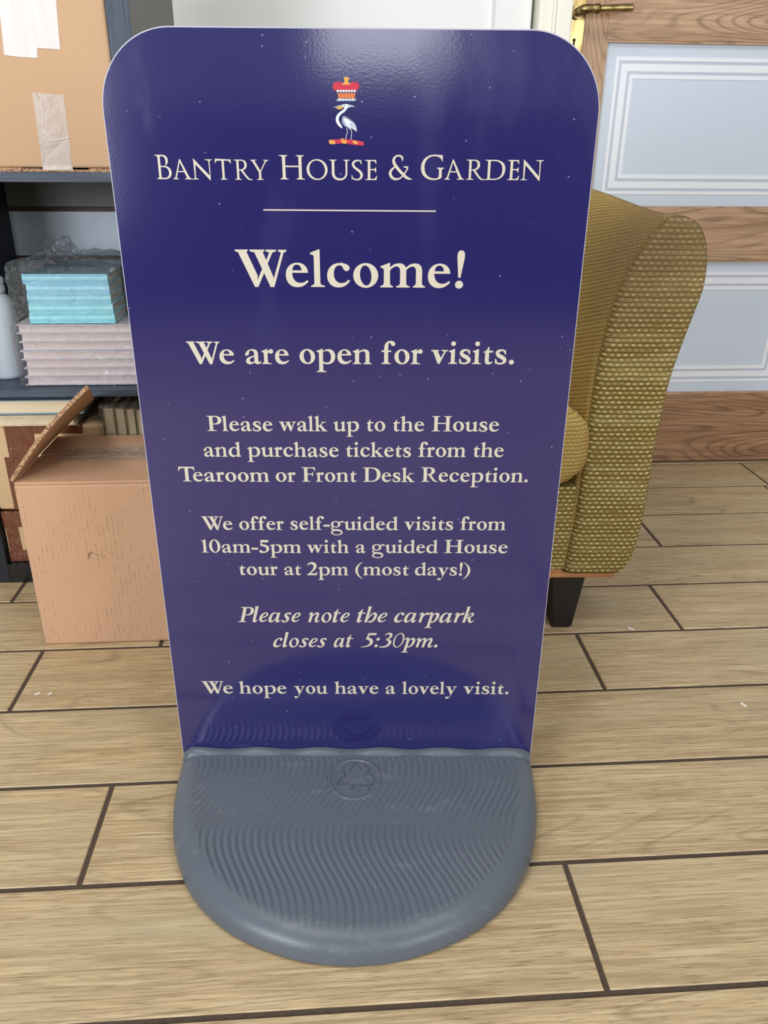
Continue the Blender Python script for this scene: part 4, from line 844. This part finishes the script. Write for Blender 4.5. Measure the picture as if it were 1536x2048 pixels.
# grey weighted foot with wavy anti-slip ridges
FO = [(-.2215, -.012), (-.2220, .02), (-.2195, .06), (-.2160, .085), (-.2080, .118), (-.1950, .150), (-.1760, .182), (-.1500, .210), (-.1180, .233), (-.0800, .250), (-.0400, .261), (0, .2645)]
HALF = resample([(-x, y) for x, y in FO], 190)      # right side, back to front
OUT = [(p[0], p[1]) for p in HALF]+[(-p[0], p[1]) for p in HALF[-2::-1]]
RF = .026
def topz(w): return .0455-.0165*(max(0, w)/.26)**1.15
def grooves(u, w, d):
    amp = .0021*min(1, max(0, (d-.020)/.006))*min(1, max(0, (w-.015)/.005))
    if math.hypot(u+.0015, w-.0500) < .0335: amp = 0
    ph = (u-.0175*math.cos(2*PI*(w-.030)/.200))/.0083
    s = .5+.5*math.tanh(2.0*math.cos(2*PI*ph)+.2)
    return amp*.75*(s-.4)
bm = bmesh.new(); NS = 200; rings = []
prof = [k/NS for k in range(NS+1)]
for j, (ox, ow) in enumerate(OUT):
    row = []
    a, b = OUT[max(0, j-1)], OUT[min(len(OUT)-1, j+1)]; tx, tw = b[0]-a[0], b[1]-a[1]; m_ = math.hypot(tx, tw); nx, nw = -tw/m_, tx/m_
    if ox*nx+(ow-.02)*nw < 0: nx, nw = -nx, -nw
    for s in prof:
        ss = 1-(1-s)**1.0
        u, w = ox*ss, -.012+(ow+.012)*ss
        d = ((ox-u)*nx+(ow-w)*nw)
        z = topz(w)
        if d < RF: z -= (RF-math.sqrt(max(0, RF*RF-(RF-d)**2)))*.86
        z += grooves(u, w, d)
        row.append(bm.verts.new((u, -w, z)))
    zl = topz(ow)-RF*.86
    for k, (ins, zz) in enumerate(((-.0006, zl*.7), (0, zl*.4), (.002, zl*.12), (.004, .0003))):
        row.append(bm.verts.new((ox-nx*ins, -(ow-nw*ins), max(.0003, zz))))
    rings.append(row)
for a, b in zip(rings, rings[1:]):
    for k in range(len(a)-1):
        if k == 0: bm.faces.new((a[0], a[1], b[1]))
        else: bm.faces.new((a[k], a[k+1], b[k+1], b[k]))
bmesh.ops.remove_doubles(bm, verts=bm.verts[:], dist=1e-6)
footp = obj('weighted_foot', bm, M_plastic, sg, True, angle=60)
# scalloped lip along the panel and the slot housing behind it
bm = bmesh.new(); N = 120; rows = []
for k in range(N+1):
    u = -.2190+.438*k/N; e_ = min(1, (.219-abs(u))/.010); sc_ = .0017*math.cos(2*PI*(u+.047)/.078)
    zt_ = .0480+sc_*e_-(1-e_)**2*.006
    rows.append([bm.verts.new(p) for p in ((u, -.0008, .02), (u, -.0008, zt_), (u, -.0035, zt_+.0002), (u, -.0075, zt_-.0006), (u, -.0125, .0440-(1-e_)**2*.006), (u, -.0125, .02))])
for a, b in zip(rows, rows[1:]):
    for k in range(5): bm.faces.new((a[k], a[k+1], b[k+1], b[k]))
obj('scalloped_lip', bm, M_plastic, footp, True, angle=50)
obj('rear_foot', bx(-.205, .205, .0052, .075, .0003, .040, bev=.012, seg=4), M_plastic, footp, True)
# recycling emblem moulded in the foot
em = bmesh.new(); EC = (-.0015, .0500)
def em_pt(a, b, d): return (EC[0]+a, -(EC[1]-b), topz(EC[1]-b)+d)
N = 64
R0, R1 = [], []
prof_e = [(.0335, -.0012), (.0322, .0014), (.0300, .0016), (.0290, .0002)]
rg = [[em.verts.new(em_pt(r*math.cos(2*PI*k/N), r*math.sin(2*PI*k/N), h)) for k in range(N)] for r, h in prof_e]
for a, b in zip(rg, rg[1:]):
    for k in range(N): em.faces.new((a[k], a[(k+1) % N], b[(k+1) % N], b[k]))
em.faces.new(rg[-1])
ebase = obj('recycling_emblem', em, M_plastic, footp, True, angle=40)
def rot2(p, a): return (p[0]*math.cos(a)-p[1]*math.sin(a), p[0]*math.sin(a)+p[1]*math.cos(a))
# one of three chasing arrows, folded at a corner: tail piece and headed piece
tail = [(-.0108, .0090), (-.0056, .0180), (-.0002, .0180), (-.0062, .0072)]
head = [(.0022, .0180), (.0066, .0180), (.0104, .0115), (.0126, .0127), (.0118, .0056), (.0053, .0086), (.0072, .0097), (.0044, .0143)]
for k in range(3):
    bm = bmesh.new()
    for pl in (tail, head):
        P2 = [rot2((x*1.3, y*1.3), k*2*PI/3) for x, y in pl]
        prism(bm, P2, em_pt, .0001, .0026)
    bmesh.ops.bevel(bm, geom=[e for e in bm.edges if min(v.co.z for v in e.verts) > .0001 and all(abs(v.co.z-topz(-v.co.y)-.0026) < .0004 for v in e.verts) and len(e.link_faces) == 2 and e.calc_face_angle(0) > .5], offset=.0006, segments=2, affect='EDGES')
    obj('arrow', bm, M_plastic, ebase)

# ---------------------------------------------------------------- paper scraps on the floor
def scrap(label, x, y, rz, a=.006, b=.003):
    bm = bmesh.new(); P2 = [rot2(p, rz) for p in ((-a, -b), (a, -b*.7), (a*.9, b), (-a*.95, b*.8))]
    prism(bm, P2, lambda u, v, d: (x+u, y+v, d), .0002, .0010)
    tag(obj('paper_scrap', bm, M_scrap), label, 'paper scrap', 'paper scraps on the floor')
scrap('white paper scrap on the dark joint near the armchair leg', .5033, 1.1136, 2.2, .0055, .0022)
scrap('white paper scrap alone on the plank at the right edge', .5974, .9038, 1.9, .0045, .0022)
scrap('left of two tiny paper crumbs in front of the floor box', -.4444, .9904, .5, .004, .0016)
scrap('right of two tiny paper crumbs in front of the floor box', -.4259, .9893, .9, .0036, .0014)
